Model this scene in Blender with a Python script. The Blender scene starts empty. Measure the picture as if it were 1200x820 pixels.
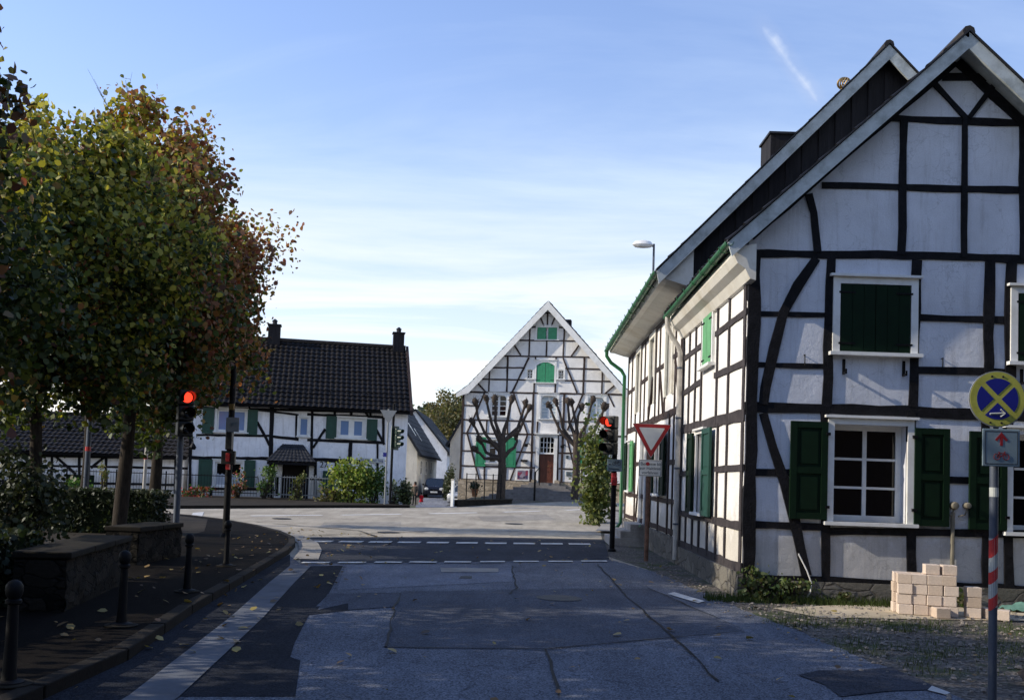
import bpy, bmesh, math, random
import numpy as np
from mathutils import Vector, Matrix
R = math.radians
rnd = random.Random(7)
sc = bpy.context.scene
col = sc.collection
V = Vector

# ------------------------------------------------------------------ camera
FOC = 1100.0
cam_d = bpy.data.cameras.new('camera'); cam = bpy.data.objects.new('camera', cam_d); col.objects.link(cam)
sc.camera = cam
cam_d.sensor_width = 36; cam_d.lens = 36*FOC/1200; cam_d.shift_y = 93/1200; cam_d.clip_end = 5000; cam_d.clip_start = .05
CAMM = Matrix.Translation((0, 0, 1.6)) @ Matrix.Rotation(R(0.73), 4, 'Z') @ Matrix.Rotation(R(90+2.94), 4, 'X') @ Matrix.Rotation(R(2.0), 4, 'Z')
cam.matrix_world = CAMM
def ray(x, y):
    return (CAMM.to_3x3() @ V(((x-600)/FOC, -(y-503)/FOC, -1))).normalized()
CO = V((0, 0, 1.6))

# ------------------------------------------------------------------ terrain
GX = [-1500, -60, -9.5, -8.9, -3.6, -3.0, 60, 1500]
GY = [-1500, 30, 44, 58, 60, 66, 88, 100, 1500]
def lerp(a, b, t): return a+(b-a)*t
def prof(y, pts):
    if y <= pts[0][0]: return pts[0][1]
    for (a, za), (b, zb) in zip(pts, pts[1:]):
        if y <= b: return lerp(za, zb, (y-a)/(b-a))
    return pts[-1][1]
def hv(x, y):
    b = prof(y, [(30, 0), (58, .336), (100, -.1)])
    if -9 < x < -3.5: return prof(y, [(30, 0), (44, .168), (60, -.40), (66, -.12), (88, -.10), (100, -.1)])
    return b
def H(x, y):
    x = min(max(x, GX[0]+.01), GX[-1]-.01); y = min(max(y, GY[0]+.01), GY[-1]-.01)
    i = max(k for k in range(len(GX)-1) if GX[k] <= x); j = max(k for k in range(len(GY)-1) if GY[k] <= y)
    s = (x-GX[i])/(GX[i+1]-GX[i]); t = (y-GY[j])/(GY[j+1]-GY[j])
    a = lerp(hv(GX[i], GY[j]), hv(GX[i+1], GY[j]), s); b = lerp(hv(GX[i], GY[j+1]), hv(GX[i+1], GY[j+1]), s)
    return lerp(a, b, t)
def G(x, y):
    """ground point seen at a photograph position"""
    d = ray(x, y); t = 2.0; p = CO+d*t
    while t < 400:
        q = CO+d*t
        if q.z < H(q.x, q.y): break
        p = q; t += .05
    return (q.x, q.y)

def Gz(x, y, z=.1):
    d = ray(x, y); t = (z-1.6)/d.z; p = CO+d*t; return (p.x, p.y)

# ------------------------------------------------------------------ materials
def newmat(name):
    m = bpy.data.materials.new(name); m.use_nodes = True
    nt = m.node_tree; b = nt.nodes['Principled BSDF']
    return m, nt, b
def N(nt, t, **k):
    n = nt.nodes.new(t)
    for a, v in k.items(): setattr(n, a, v)
    return n
def L(nt, a, b): nt.links.new(a, b)
def ramp(nt, stops):
    r = N(nt, 'ShaderNodeValToRGB'); e = r.color_ramp.elements
    while len(e) < len(stops): e.new(.5)
    for k, (p, c) in enumerate(stops):
        e[k].position = p; e[k].color = (*c, 1) if len(c) == 3 else c
    return r
def coord(nt, scale=(1, 1, 1)):
    tc = N(nt, 'ShaderNodeTexCoord'); mp = N(nt, 'ShaderNodeMapping'); mp.inputs['Scale'].default_value = scale
    L(nt, tc.outputs['Object'], mp.inputs['Vector']); return mp.outputs['Vector']
def noise(nt, vec, s, d=4, r=.6):
    n = N(nt, 'ShaderNodeTexNoise'); n.inputs['Scale'].default_value = s; n.inputs['Detail'].default_value = d; n.inputs['Roughness'].default_value = r
    L(nt, vec, n.inputs['Vector']); return n.outputs['Fac']
def bump(nt, b, h, st=.3, dist=.02, prev=None):
    n = N(nt, 'ShaderNodeBump'); n.inputs['Strength'].default_value = st; n.inputs['Distance'].default_value = dist
    L(nt, h, n.inputs['Height'])
    if prev: L(nt, prev.outputs[0], n.inputs['Normal'])
    L(nt, n.outputs[0], b.inputs['Normal']); return n
def mul(nt, a, bcol, fac=1.0, mode='MULTIPLY'):
    m = N(nt, 'ShaderNodeMix', data_type='RGBA', blend_type=mode); m.inputs[0].default_value = fac
    L(nt, a, m.inputs[6])
    if hasattr(bcol, 'links'): L(nt, bcol, m.inputs[7])
    else: m.inputs[7].default_value = (*bcol, 1)
    return m.outputs[2]
def mat(name, c, rough=.7, var=.25, sc_=3.0, fine=40, bst=.15, metal=0, dirt=None, stretch=(1, 1, 1)):
    m, nt, b = newmat(name); vec = coord(nt, stretch)
    n1 = noise(nt, vec, sc_, 5); lo = tuple(x*(1-var) for x in c); hi = tuple(min(1, x*(1+var)) for x in c)
    r = ramp(nt, [(.3, lo), (.7, hi)]); L(nt, n1, r.inputs[0]); out = r.outputs[0]
    n2 = noise(nt, vec, fine, 3)
    r2 = ramp(nt, [(.25, (1-var*.8,)*3), (.75, (1, 1, 1))]); L(nt, n2, r2.inputs[0]); out = mul(nt, out, r2.outputs[0])
    if dirt:
        n3 = noise(nt, vec, sc_*.45, 6, .7); r3 = ramp(nt, [(.48, (1, 1, 1)), (.72, dirt)]); L(nt, n3, r3.inputs[0]); out = mul(nt, out, r3.outputs[0])
    L(nt, out, b.inputs['Base Color']); b.inputs['Roughness'].default_value = rough; b.inputs['Metallic'].default_value = metal
    if rough > .58: b.inputs['Specular IOR Level'].default_value = .18
    if bst: bump(nt, b, n2, bst, .01)
    return m
def plaster(name, c, dirt=(.62, .6, .58)):
    m, nt, b = newmat(name); vec = coord(nt)
    n1 = noise(nt, vec, 1.1, 6, .65); r = ramp(nt, [(.35, tuple(x*.84 for x in c)), (.6, c)]); L(nt, n1, r.inputs[0])
    st = coord(nt, (5, 5, .5)); n3 = noise(nt, st, 1.3, 5, .7); r3 = ramp(nt, [(.52, (1, 1, 1)), (.78, dirt)]); L(nt, n3, r3.inputs[0])
    out = mul(nt, r.outputs[0], r3.outputs[0], .8)
    n2 = noise(nt, vec, 55, 4, .7); r2 = ramp(nt, [(.3, (.86,)*3), (.6, (1, 1, 1))]); L(nt, n2, r2.inputs[0]); out = mul(nt, out, r2.outputs[0])
    sp = N(nt, 'ShaderNodeSeparateXYZ'); L(nt, vec, sp.inputs[0]); ad = N(nt, 'ShaderNodeMath', operation='MULTIPLY_ADD'); L(nt, noise(nt, vec, 3.5, 6, .75), ad.inputs[0]); ad.inputs[1].default_value = -1.6; L(nt, sp.outputs['Z'], ad.inputs[2])
    rz = ramp(nt, [(.0, (.62, .58, .50)), (.55, (1, 1, 1))]); L(nt, ad.outputs[0], rz.inputs[0]); ad2 = mul(nt, out, rz.outputs[0], .75); out = ad2
    vc = N(nt, 'ShaderNodeTexVoronoi', feature='DISTANCE_TO_EDGE'); vc.inputs['Scale'].default_value = .9
    nn = N(nt, 'ShaderNodeTexNoise'); nn.inputs['Scale'].default_value = 3; nn.inputs['Detail'].default_value = 6; L(nt, vec, nn.inputs['Vector'])
    vm = N(nt, 'ShaderNodeVectorMath', operation='MULTIPLY_ADD'); L(nt, nn.outputs['Color'], vm.inputs[0]); vm.inputs[1].default_value = (.9,)*3; L(nt, vec, vm.inputs[2]); L(nt, vm.outputs[0], vc.inputs['Vector'])
    rc = ramp(nt, [(.0, (.6,)*3), (.008, (1, 1, 1))]); L(nt, vc.outputs['Distance'], rc.inputs[0]); out = mul(nt, out, rc.outputs[0], .55)
    L(nt, out, b.inputs['Base Color']); b.inputs['Roughness'].default_value = .9; b.inputs['Specular IOR Level'].default_value = .2
    bb = bump(nt, b, n2, .5, .008); n4 = noise(nt, vec, 5, 3); bump(nt, b, n4, .25, .04, bb)
    return m
def stone(name, c1, c2, mortar, s=3.2, stretch=(1, 1, 1.6), emph=.6):
    m, nt, b = newmat(name); vec0 = coord(nt, stretch)
    nn = N(nt, 'ShaderNodeTexNoise'); nn.inputs['Scale'].default_value = 2.5; L(nt, vec0, nn.inputs['Vector'])
    vm = N(nt, 'ShaderNodeVectorMath', operation='MULTIPLY_ADD'); L(nt, nn.outputs['Color'], vm.inputs[0]); vm.inputs[1].default_value = (.35,)*3; L(nt, vec0, vm.inputs[2])
    vec = vm.outputs[0]
    v1 = N(nt, 'ShaderNodeTexVoronoi', feature='DISTANCE_TO_EDGE'); v1.inputs['Scale'].default_value = s; L(nt, vec, v1.inputs['Vector'])
    v2 = N(nt, 'ShaderNodeTexVoronoi'); v2.inputs['Scale'].default_value = s; L(nt, vec, v2.inputs['Vector'])
    r = ramp(nt, [(.1, c1), (.9, c2)]); L(nt, v2.outputs['Color'], r.inputs[0])
    n2 = noise(nt, vec0, 22, 5, .7); r2 = ramp(nt, [(.25, (.55,)*3), (.75, (1.0,)*3)]); L(nt, n2, r2.inputs[0]); cc = mul(nt, r.outputs[0], r2.outputs[0])
    e = ramp(nt, [(.015, (0, 0, 0)), (.07, (1, 1, 1))]); L(nt, v1.outputs['Distance'], e.inputs[0])
    mx = N(nt, 'ShaderNodeMix', data_type='RGBA'); L(nt, e.outputs[0], mx.inputs[0]); mx.inputs[6].default_value = (*mortar, 1); L(nt, cc, mx.inputs[7])
    L(nt, mx.outputs[2], b.inputs['Base Color']); b.inputs['Roughness'].default_value = .92; b.inputs['Specular IOR Level'].default_value = .15
    bb = bump(nt, b, e.outputs[0], emph, .05); bump(nt, b, n2, .6, .03, bb)
    return m
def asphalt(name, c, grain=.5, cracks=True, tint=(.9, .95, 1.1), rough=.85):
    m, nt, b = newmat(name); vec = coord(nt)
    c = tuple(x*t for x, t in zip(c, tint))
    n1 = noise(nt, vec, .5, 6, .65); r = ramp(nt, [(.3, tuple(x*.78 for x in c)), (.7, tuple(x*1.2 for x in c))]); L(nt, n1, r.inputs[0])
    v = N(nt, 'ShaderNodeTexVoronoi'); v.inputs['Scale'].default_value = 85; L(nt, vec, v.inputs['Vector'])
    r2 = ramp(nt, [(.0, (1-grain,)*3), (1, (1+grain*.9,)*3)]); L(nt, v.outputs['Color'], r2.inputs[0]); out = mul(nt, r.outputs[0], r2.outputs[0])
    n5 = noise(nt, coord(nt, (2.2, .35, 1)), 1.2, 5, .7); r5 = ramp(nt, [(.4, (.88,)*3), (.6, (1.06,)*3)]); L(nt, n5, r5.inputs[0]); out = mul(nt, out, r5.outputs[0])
    if cracks:
        v3 = N(nt, 'ShaderNodeTexVoronoi', feature='DISTANCE_TO_EDGE'); v3.inputs['Scale'].default_value = .35
        nn = N(nt, 'ShaderNodeTexNoise'); nn.inputs['Scale'].default_value = 1.6; nn.inputs['Detail'].default_value = 6; L(nt, vec, nn.inputs['Vector'])
        vm = N(nt, 'ShaderNodeVectorMath', operation='MULTIPLY_ADD'); L(nt, nn.outputs['Color'], vm.inputs[0]); vm.inputs[1].default_value = (1.3,)*3; L(nt, vec, vm.inputs[2]); L(nt, vm.outputs[0], v3.inputs['Vector'])
        r3 = ramp(nt, [(.0, (.45,)*3), (.006, (1, 1, 1))]); L(nt, v3.outputs['Distance'], r3.inputs[0]); out = mul(nt, out, r3.outputs[0], .7)
    L(nt, out, b.inputs['Base Color']); b.inputs['Roughness'].default_value = rough; b.inputs['Specular IOR Level'].default_value = .04
    bump(nt, b, v.outputs['Distance'], .5, .006)
    return m
def leafmat(name, trans=.30):
    m, nt, b = newmat(name); a = N(nt, 'ShaderNodeAttribute', attribute_name='tint')
    L(nt, a.outputs['Color'], b.inputs['Base Color']); b.inputs['Roughness'].default_value = .6
    t = N(nt, 'ShaderNodeBsdfTranslucent'); c = mul(nt, a.outputs['Color'], (1.5, 1.5, .8)); L(nt, c, t.inputs['Color'])
    mx = N(nt, 'ShaderNodeMixShader'); mx.inputs[0].default_value = trans
    L(nt, b.outputs[0], mx.inputs[1]); L(nt, t.outputs[0], mx.inputs[2]); L(nt, mx.outputs[0], nt.nodes['Material Output'].inputs['Surface'])
    return m
def glass(name, c=(.01, .012, .015), refl=.08, rcol=(1, 1, 1)):
    m, nt, b = newmat(name); b.inputs['Base Color'].default_value = (*c, 1); b.inputs['Roughness'].default_value = .06; b.inputs['Specular IOR Level'].default_value = .25
    g = N(nt, 'ShaderNodeBsdfGlossy'); g.inputs['Roughness'].default_value = .05; g.inputs['Color'].default_value = (*rcol, 1)
    n = noise(nt, coord(nt), 3, 2); bp = N(nt, 'ShaderNodeBump'); bp.inputs['Strength'].default_value = .08; L(nt, n, bp.inputs['Height']); L(nt, bp.outputs[0], g.inputs['Normal'])
    mx = N(nt, 'ShaderNodeMixShader'); mx.inputs[0].default_value = refl
    L(nt, b.outputs[0], mx.inputs[1]); L(nt, g.outputs[0], mx.inputs[2]); L(nt, mx.outputs[0], nt.nodes['Material Output'].inputs['Surface'])
    return m
def emis(name, c, s):
    m, nt, b = newmat(name); b.inputs['Base Color'].default_value = (*c, 1); b.inputs['Emission Color'].default_value = (*c, 1); b.inputs['Emission Strength'].default_value = s
    return m
M = dict(
 plaster=plaster('old white plaster', (.74, .76, .82)), plaster2=plaster('clean white plaster', (.88, .86, .83), (.92,.91,.89)),  # gable plaster tinted bluer for its shade, sunlit walls coloured whiter
 cream=plaster('cream plaster', (.78, .73, .62)), render=plaster('white render', (.90, .90, .92)),
 timber=mat('black tarred timber', (.009, .0085, .011), .7, .6, 9, 45, .9, stretch=(1, 1, 1)),
 timber_g=mat('sun bleached timber', (.055, .047, .048), .8, .35, 5, 30, .4),  # paler and greyer than the black timber of the gable
 timber_b=mat('dark brown timber', (.05, .034, .03), .7, .35, 5, 30, .4),
 white=mat('white paint', (.78, .78, .76), .45, .06, 4, 50, .05, dirt=(.8, .78, .74)),
 verge=mat('weathered white board', (.50, .54, .54), .6, .15, 5, 30, .2, dirt=(.55, .55, .52), stretch=(1, 1, 1)),
 soffit=mat('cream painted soffit', (.74, .71, .63), .5, .08, 3, 30, .05, dirt=(.75, .7, .6)),
 green=mat('dark green shutter paint', (.0018, .014, .004), .66, .2, 5, 50, .1),
 green2=mat('bright green shutter paint', (.03, .26, .12), .5, .15, 5, 50, .1),
 greenL=mat('faded green shutter paint', (.10, .33, .12), .5, .15, 5, 50, .1),
 greent=mat('teal green shutter paint', (.006, .055, .036), .5, .15, 5, 50, .1),
 gutter=mat('green gutter paint', (.018, .13, .045), .4, .15, 5, 50, .05),
 tile=mat('dark brown roof tile', (.009, .007, .006), .6, .65, 5, 14, .2, dirt=(1.9, 1.8, 1.3)),
 tile2=mat('dark slate roof', (.03, .032, .038), .6, .35, 9, 30, .2),
 ridge=mat('ridge tile', (.04, .034, .03), .6, .3, 6, 30, .2),
 slate=mat('dark slate boarding', (.022, .02, .022), .75, .45, 1.2, 12, .5, stretch=(7, 7, .6)),
 iron=mat('black iron', (.004, .004, .005), .6, .2, 5, 30, .05),
 steel=mat('galvanised steel', (.075, .09, .12), .55, .2, 6, 40, .05, metal=.3),
 rusty=mat('rusty steel pole', (.24, .13, .085), .8, .45, 7, 40, .3, dirt=(.5, .55, .6)),
 signl=mat('sunlit sign white', (.88, .84, .74), .4, .06, 6, 60, 0), cup=mat('dull grey cable box', (.20, .18, .14), .7, .2, 5, 30, .05), zinc=mat('pale zinc pipe', (.50, .47, .42), .5, .2, 5, 30, .05),
 bark=mat('dark bark', (.045, .036, .028), .95, .4, 8, 25, 1.0, stretch=(3, 3, .7)),
 bark2=mat('grey lime bark', (.075, .058, .046), .95, .45, 6, 20, 1.0, stretch=(3, 3, .8)),
 stonew=stone('rubble stone', (.010, .009, .007), (.040, .033, .025), (.010, .009, .007), 4.6),
 stonec=stone('pale rubble stone', (.34, .28, .20), (.60, .50, .38), (.30, .26, .2), 2.6),
 plinth=stone('plinth stone', (.14, .13, .11), (.28, .26, .22), (.12, .11, .10), 2.4),
 cap=mat('mossy cap stone', (.022, .018, .013), .9, .35, 3, 30, .5, dirt=(.5, .55, .4)),
 step=mat('stone step', (.40, .37, .33), .85, .2, 3, 30, .3, dirt=(.6, .58, .55)),
 brick=mat('pale pink block', (.68, .57, .47), .9, .16, 3, 60, .4, dirt=(.8, .78, .75)),
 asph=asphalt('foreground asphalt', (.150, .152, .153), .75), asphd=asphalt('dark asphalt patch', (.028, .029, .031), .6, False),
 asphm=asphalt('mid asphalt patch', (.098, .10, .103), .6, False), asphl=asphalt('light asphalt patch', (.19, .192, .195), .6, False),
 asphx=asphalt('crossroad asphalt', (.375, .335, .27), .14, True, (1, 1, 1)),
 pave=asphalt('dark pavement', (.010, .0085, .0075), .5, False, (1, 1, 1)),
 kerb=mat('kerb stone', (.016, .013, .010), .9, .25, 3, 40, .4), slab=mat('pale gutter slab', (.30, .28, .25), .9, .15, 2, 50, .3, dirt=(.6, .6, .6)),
 gutterband=mat('concrete gutter band', (.13, .14, .16), .9, .15, 2, 70, .3, dirt=(.65, .65, .65)),
 paintw=mat('bright road marking paint', (.86, .85, .82), .6, .08, 6, 50, .1), stepd=mat('worn grey step', (.20, .19, .185), .9, .25, 3, 30, .3), asphe=asphalt('older asphalt repair', (.055, .056, .058), .6, False), tar=mat('black tar seam', (.008, .008, .009), .7, .3, 8, 30, .1), cover=mat('worn iron cover', (.05, .047, .044), .6, .3, 12, 60, .6), asphj=asphalt('junction repair', (.30, .275, .235), .2, False, (1, 1, 1)),
 paint=mat('road marking paint', (.62, .61, .58), .7, .15, 6, 50, .2, dirt=(.55, .55, .55)),
 conc=mat('sandy concrete strip', (.52, .44, .32), .95, .2, 2, 50, .4, dirt=(.6, .58, .5)),
 soil=mat('earth', (.03, .024, .018), 1, .4, 2, 30, .6), black=mat('black plastic', (.012, .013, .013), .4, .1, 5, 50, 0),
 dgreen=mat('dark green signal housing', (.01, .035, .022), .4, .1, 5, 50, 0),
 red=mat('sign red', (.50, .02, .02), .45, .1, 6, 60, 0), signw=mat('sign white', (.46, .48, .45), .4, .08, 6, 60, 0, dirt=(.8, .8, .75)),
 signy=mat('sign faded yellow', (.42, .41, .07), .5, .08, 9, 60, 0, dirt=(.7, .68, .6)), blue=mat('sign blue', (.01, .015, .20), .4, .1, 6, 60, 0),
 signg=mat('sign back grey', (.24, .25, .25), .5, .1, 6, 60, 0), plate=mat('small plate grey', (.17, .23, .26), .5, .1, 6, 60, 0), redd=mat('dark red print', (.25, .012, .015), .5, .1, 6, 60, 0),
 ink=mat('black print', (.02, .02, .02), .5, .05, 6, 60, 0), glass=glass('dark window glass', (.004,.004,.005), .012), glassb=glass('sky reflecting glass', (.20, .30, .50), .12, (.5, .75, 1)),  # glassb: blue base colour stands in for the reflected sky
 glassg=mat('pale blinds behind glass', (.42, .50, .55), .3, .1, 2, 60, 0, stretch=(.2, .2, 9)), curtain=mat('net curtain', (.42, .45, .5), .8, .1, 3, 30, 0),
 door=mat('brown oak door', (.12, .032, .014), .45, .3, 2, 14, .3, stretch=(6, 6, .8)), dark=mat('dark interior wood', (.016, .013, .012), .6, .2, 3, 20, .1),
 lensr=emis('lit red lens', (1, .045, .02), 2.2), lens=glass('unlit lens', (.01, .012, .012), .06), lenspale=mat('pale lens', (.45, .5, .45), .3, .1, 5, 5, 0),
 terra=mat('terracotta', (.38, .17, .08), .8, .2, 5, 30, .1), leaf=leafmat('leaves'), leafd=leafmat('dense leaves', .18),
 carb=mat('dark blue car paint', (.012, .014, .025), .2, .05, 2, 2, 0, metal=.3), cars=mat('silver car paint', (.45, .46, .48), .25, .05, 2, 2, 0, metal=.6),
 rubber=mat('rubber', (.015, .015, .015), .9, .1, 5, 20, .1), lamp=mat('headlamp', (.75, .75, .72), .15, .02, 5, 5, 0),
 skin=mat('skin', (.52, .30, .22), .6, .05, 5, 30, 0), hair=mat('black hair', (.012, .01, .009), .6, .2, 20, 60, .2), coat=mat('red coat cloth', (.55, .015, .03), .85, .15, 5, 60, .1),
 tights=mat('white tights', (.7, .68, .66), .8, .05, 5, 60, 0), jacket=mat('grey brown jacket', (.12, .10, .08), .85, .2, 5, 60, .1), trousers=mat('dark trousers', (.015, .016, .022), .85, .2, 5, 60, .1),
 tarp=mat('pale green tarpaulin', (.12, .24, .20), .6, .15, 4, 30, .2), copper=mat('brass', (.45, .3, .12), .4, .1, 4, 30, 0, metal=.8),
)

nt_ = M['brick'].node_tree; b_ = nt_.nodes['Principled BSDF']; src = b_.inputs['Base Color'].links[0].from_socket; oi = N(nt_, 'ShaderNodeObjectInfo')
rr_ = ramp(nt_, [(0, (.80, .76, .72)), (1, (1.08, 1.08, 1.1))]); L(nt_, oi.outputs['Random'], rr_.inputs[0]); L(nt_, mul(nt_, src, rr_.outputs[0]), b_.inputs['Base Color'])
# ------------------------------------------------------------------ object helpers
WM = {}
def tag(o, label=None, cat=None, group=None, kind=None):
    if label: o['label'] = label
    if cat: o['category'] = cat
    if group: o['group'] = group
    if kind: o['kind'] = kind
    return o
def thing(name, label, cat, loc=(0, 0, 0), rz=0, group=None):
    o = bpy.data.objects.new(name, None); col.objects.link(o); o.location = loc; o.rotation_euler = (0, 0, rz); o.empty_display_size = .3
    WM[o.name] = Matrix.Translation(loc) @ Matrix.Rotation(rz, 4, 'Z')
    return tag(o, label, cat, group)
def copytree(root, loc, rz=0, label=None, parent=None):
    c = root.copy(); col.objects.link(c)
    if parent is None: c.location = loc; c.rotation_euler = (0, 0, rz)
    else: c.parent = parent
    if label: c['label'] = label
    for ch in list(root.children): copytree(ch, None, parent=c)
    return c
class MB:
    def __init__(s): s.v = []; s.f = []
    def add(s, vs, fs):
        k = len(s.v); s.v += [tuple(x) for x in vs]; s.f += [tuple(i+k for i in f) for f in fs]; return s
    def box(s, c, d, m=None, rz=0):
        x, y, z = (q/2 for q in d); c = V(c)
        vs = [V((a*x, b*y, e*z)) for e in (-1, 1) for b in (-1, 1) for a in (-1, 1)]
        if rz: r = Matrix.Rotation(rz, 3, 'Z'); vs = [r @ v for v in vs]
        vs = [v+c for v in vs]
        if m: vs = [m @ v for v in vs]
        return s.add(vs, [(0, 2, 3, 1), (4, 5, 7, 6), (0, 1, 5, 4), (2, 6, 7, 3), (0, 4, 6, 2), (1, 3, 7, 5)])
    def hexa(s, vs): return s.add(vs, [(0, 3, 2, 1), (4, 5, 6, 7), (0, 1, 5, 4), (1, 2, 6, 5), (2, 3, 7, 6), (3, 0, 4, 7)])
    def prism(s, poly, d):
        n = len(poly); d = V(d); vs = [V(p) for p in poly]+[V(p)+d for p in poly]
        return s.add(vs, [tuple(range(n))[::-1], tuple(range(n, 2*n))]+[(i, (i+1) % n, n+(i+1) % n, n+i) for i in range(n)])
    def tube(s, pts, rad, n=8, caps=True):
        pts = [V(p) for p in pts]
        if not isinstance(rad, (list, tuple)): rad = [rad]*len(pts)
        rings = []; up = V((.13, .2, 1)).normalized()
        for i, p in enumerate(pts):
            t = (pts[min(i+1, len(pts)-1)]-pts[max(i-1, 0)])
            t = t.normalized() if t.length > 1e-9 else V((0, 0, 1))
            a = t.cross(up)
            if a.length < .15: a = t.cross(V((1, 0, 0)))
            a.normalize()
            if rings: 
                a = (prevA-t*prevA.dot(t)); a.normalize()
            prevA = a; b = t.cross(a)
            rings.append([p+(a*math.cos(2*math.pi*k/n)+b*math.sin(2*math.pi*k/n))*rad[i] for k in range(n)])
        vs = [v for r in rings for v in r]; fs = []
        for i in range(len(pts)-1):
            for k in range(n): fs.append((i*n+k, i*n+(k+1) % n, (i+1)*n+(k+1) % n, (i+1)*n+k))
        if caps: fs += [tuple(range(n))[::-1], tuple(range((len(pts)-1)*n, len(pts)*n))]
        return s.add(vs, fs)
    def lathe(s, profile, c=(0, 0, 0), n=16, m=None):
        c = V(c); vs = []; fs = []
        for r, z in profile:
            for k in range(n):
                v = V((r*math.cos(2*math.pi*k/n), r*math.sin(2*math.pi*k/n), z))
                vs.append((m @ v if m else v)+c)
        for i in range(len(profile)-1):
            for k in range(n): fs.append((i*n+k, i*n+(k+1) % n, (i+1)*n+(k+1) % n, (i+1)*n+k))
        fs += [tuple(range(n))[::-1], tuple(range((len(profile)-1)*n, len(profile)*n))]
        return s.add(vs, fs)
    def build(s, name, m, parent=None, loc=None, smooth=False, bevel=0, space='world'):
        me = bpy.data.meshes.new(name); vs = s.v
        if parent is not None and space == 'world':
            inv = WM[parent.name].inverted(); vs = [tuple(inv @ V(v)) for v in vs]
        elif loc is not None and space == 'world':
            vs = [(a-loc[0], b-loc[1], c-loc[2]) for a, b, c in vs]
        me.from_pydata(vs, [], s.f); me.materials.append(m); me.validate()
        bm = bmesh.new(); bm.from_mesh(me); bmesh.ops.recalc_face_normals(bm, faces=bm.faces); bm.to_mesh(me); bm.free()
        if smooth:
            me.polygons.foreach_set('use_smooth', [True]*len(me.polygons))
            try: me.set_sharp_from_angle(angle=R(40))
            except Exception: pass
        o = bpy.data.objects.new(name, me); col.objects.link(o)
        if parent is not None: o.parent = parent; WM[o.name] = WM[parent.name]
        elif loc is not None: o.location = loc
        if bevel:
            b = o.modifiers.new('bevel', 'BEVEL'); b.width = bevel; b.segments = 2; b.limit_method = 'ANGLE'
        return o
def lat(axis):  # matrix turning +Z to axis
    return V(axis).to_track_quat('Z', 'Y').to_matrix()

def text_mesh(name, s, size, m, parent, mtx, align='CENTER'):
    c = bpy.data.curves.new(name, 'FONT'); c.body = s; c.size = size; c.align_x = align; c.align_y = 'CENTER'; c.extrude = .0015
    t = bpy.data.objects.new(name, c); col.objects.link(t)
    dg = bpy.context.evaluated_depsgraph_get(); me = bpy.data.meshes.new_from_object(t.evaluated_get(dg)); bpy.data.objects.remove(t)
    me.transform(WM[parent.name].inverted() @ mtx); me.materials.clear(); me.materials.append(m)
    o = bpy.data.objects.new(name, me); col.objects.link(o); o.parent = parent; WM[o.name] = WM[parent.name]; return o

# ------------------------------------------------------------------ ground sheets
def sheet(name, poly, m, dz, kind='structure', label=None):
    bm = bmesh.new(); vs = [bm.verts.new((p[0], p[1], 0)) for p in poly]; f = bm.faces.new(vs)
    if f.normal.z < 0: f.normal_flip()
    bmesh.ops.triangulate(bm, faces=bm.faces[:])
    for x in GX[1:-1]: bmesh.ops.bisect_plane(bm, geom=bm.verts[:]+bm.edges[:]+bm.faces[:], plane_co=(x, 0, 0), plane_no=(1, 0, 0))
    for y in GY[1:-1]: bmesh.ops.bisect_plane(bm, geom=bm.verts[:]+bm.edges[:]+bm.faces[:], plane_co=(0, y, 0), plane_no=(0, 1, 0))
    for v in bm.verts: v.co.z = H(v.co.x, v.co.y)+dz
    for f in bm.faces:
        f.normal_update()
        if f.normal.z < 0: f.normal_flip()
    me = bpy.data.meshes.new(name); bm.to_mesh(me); bm.free(); me.materials.append(m)
    o = bpy.data.objects.new(name, me); col.objects.link(o); o['kind'] = kind
    if label: o['label'] = label
    return o
def groundmat():
    m, nt, b = newmat('gravel and grass ground'); vec = coord(nt)
    v = N(nt, 'ShaderNodeTexVoronoi'); v.inputs['Scale'].default_value = 32; L(nt, vec, v.inputs['Vector'])
    r = ramp(nt, [(.0, (.025, .02, .016)), (.45, (.07, .06, .05)), (1, (.20, .175, .15))]); L(nt, v.outputs['Color'], r.inputs[0])
    n = noise(nt, vec, 1.1, 6, .7); g = ramp(nt, [(.50, (0, 0, 0)), (.62, (1, 1, 1))]); L(nt, n, g.inputs[0])
    n2 = noise(nt, vec, 60, 3); gr = ramp(nt, [(.3, (.02, .03, .008)), (.7, (.07, .085, .025))]); L(nt, n2, gr.inputs[0])
    mx = N(nt, 'ShaderNodeMix', data_type='RGBA'); L(nt, g.outputs[0], mx.inputs[0]); L(nt, r.outputs[0], mx.inputs[6]); L(nt, gr.outputs[0], mx.inputs[7])
    L(nt, mx.outputs[2], b.inputs['Base Color']); b.inputs['Roughness'].default_value = 1
    bb = bump(nt, b, v.outputs['Distance'], .8, .02); bump(nt, b, n, .5, .06, bb)
    return m
mb = MB()
for y in GY:
    for x in GX: mb.v.append((x, y, hv(x, y)))
nx = len(GX)
for j in range(len(GY)-1):
    for i in range(nx-1): mb.f.append((j*nx+i, j*nx+i+1, (j+1)*nx+i+1, (j+1)*nx+i))
o = mb.build('ground', groundmat()); o['kind'] = 'structure'

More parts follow.
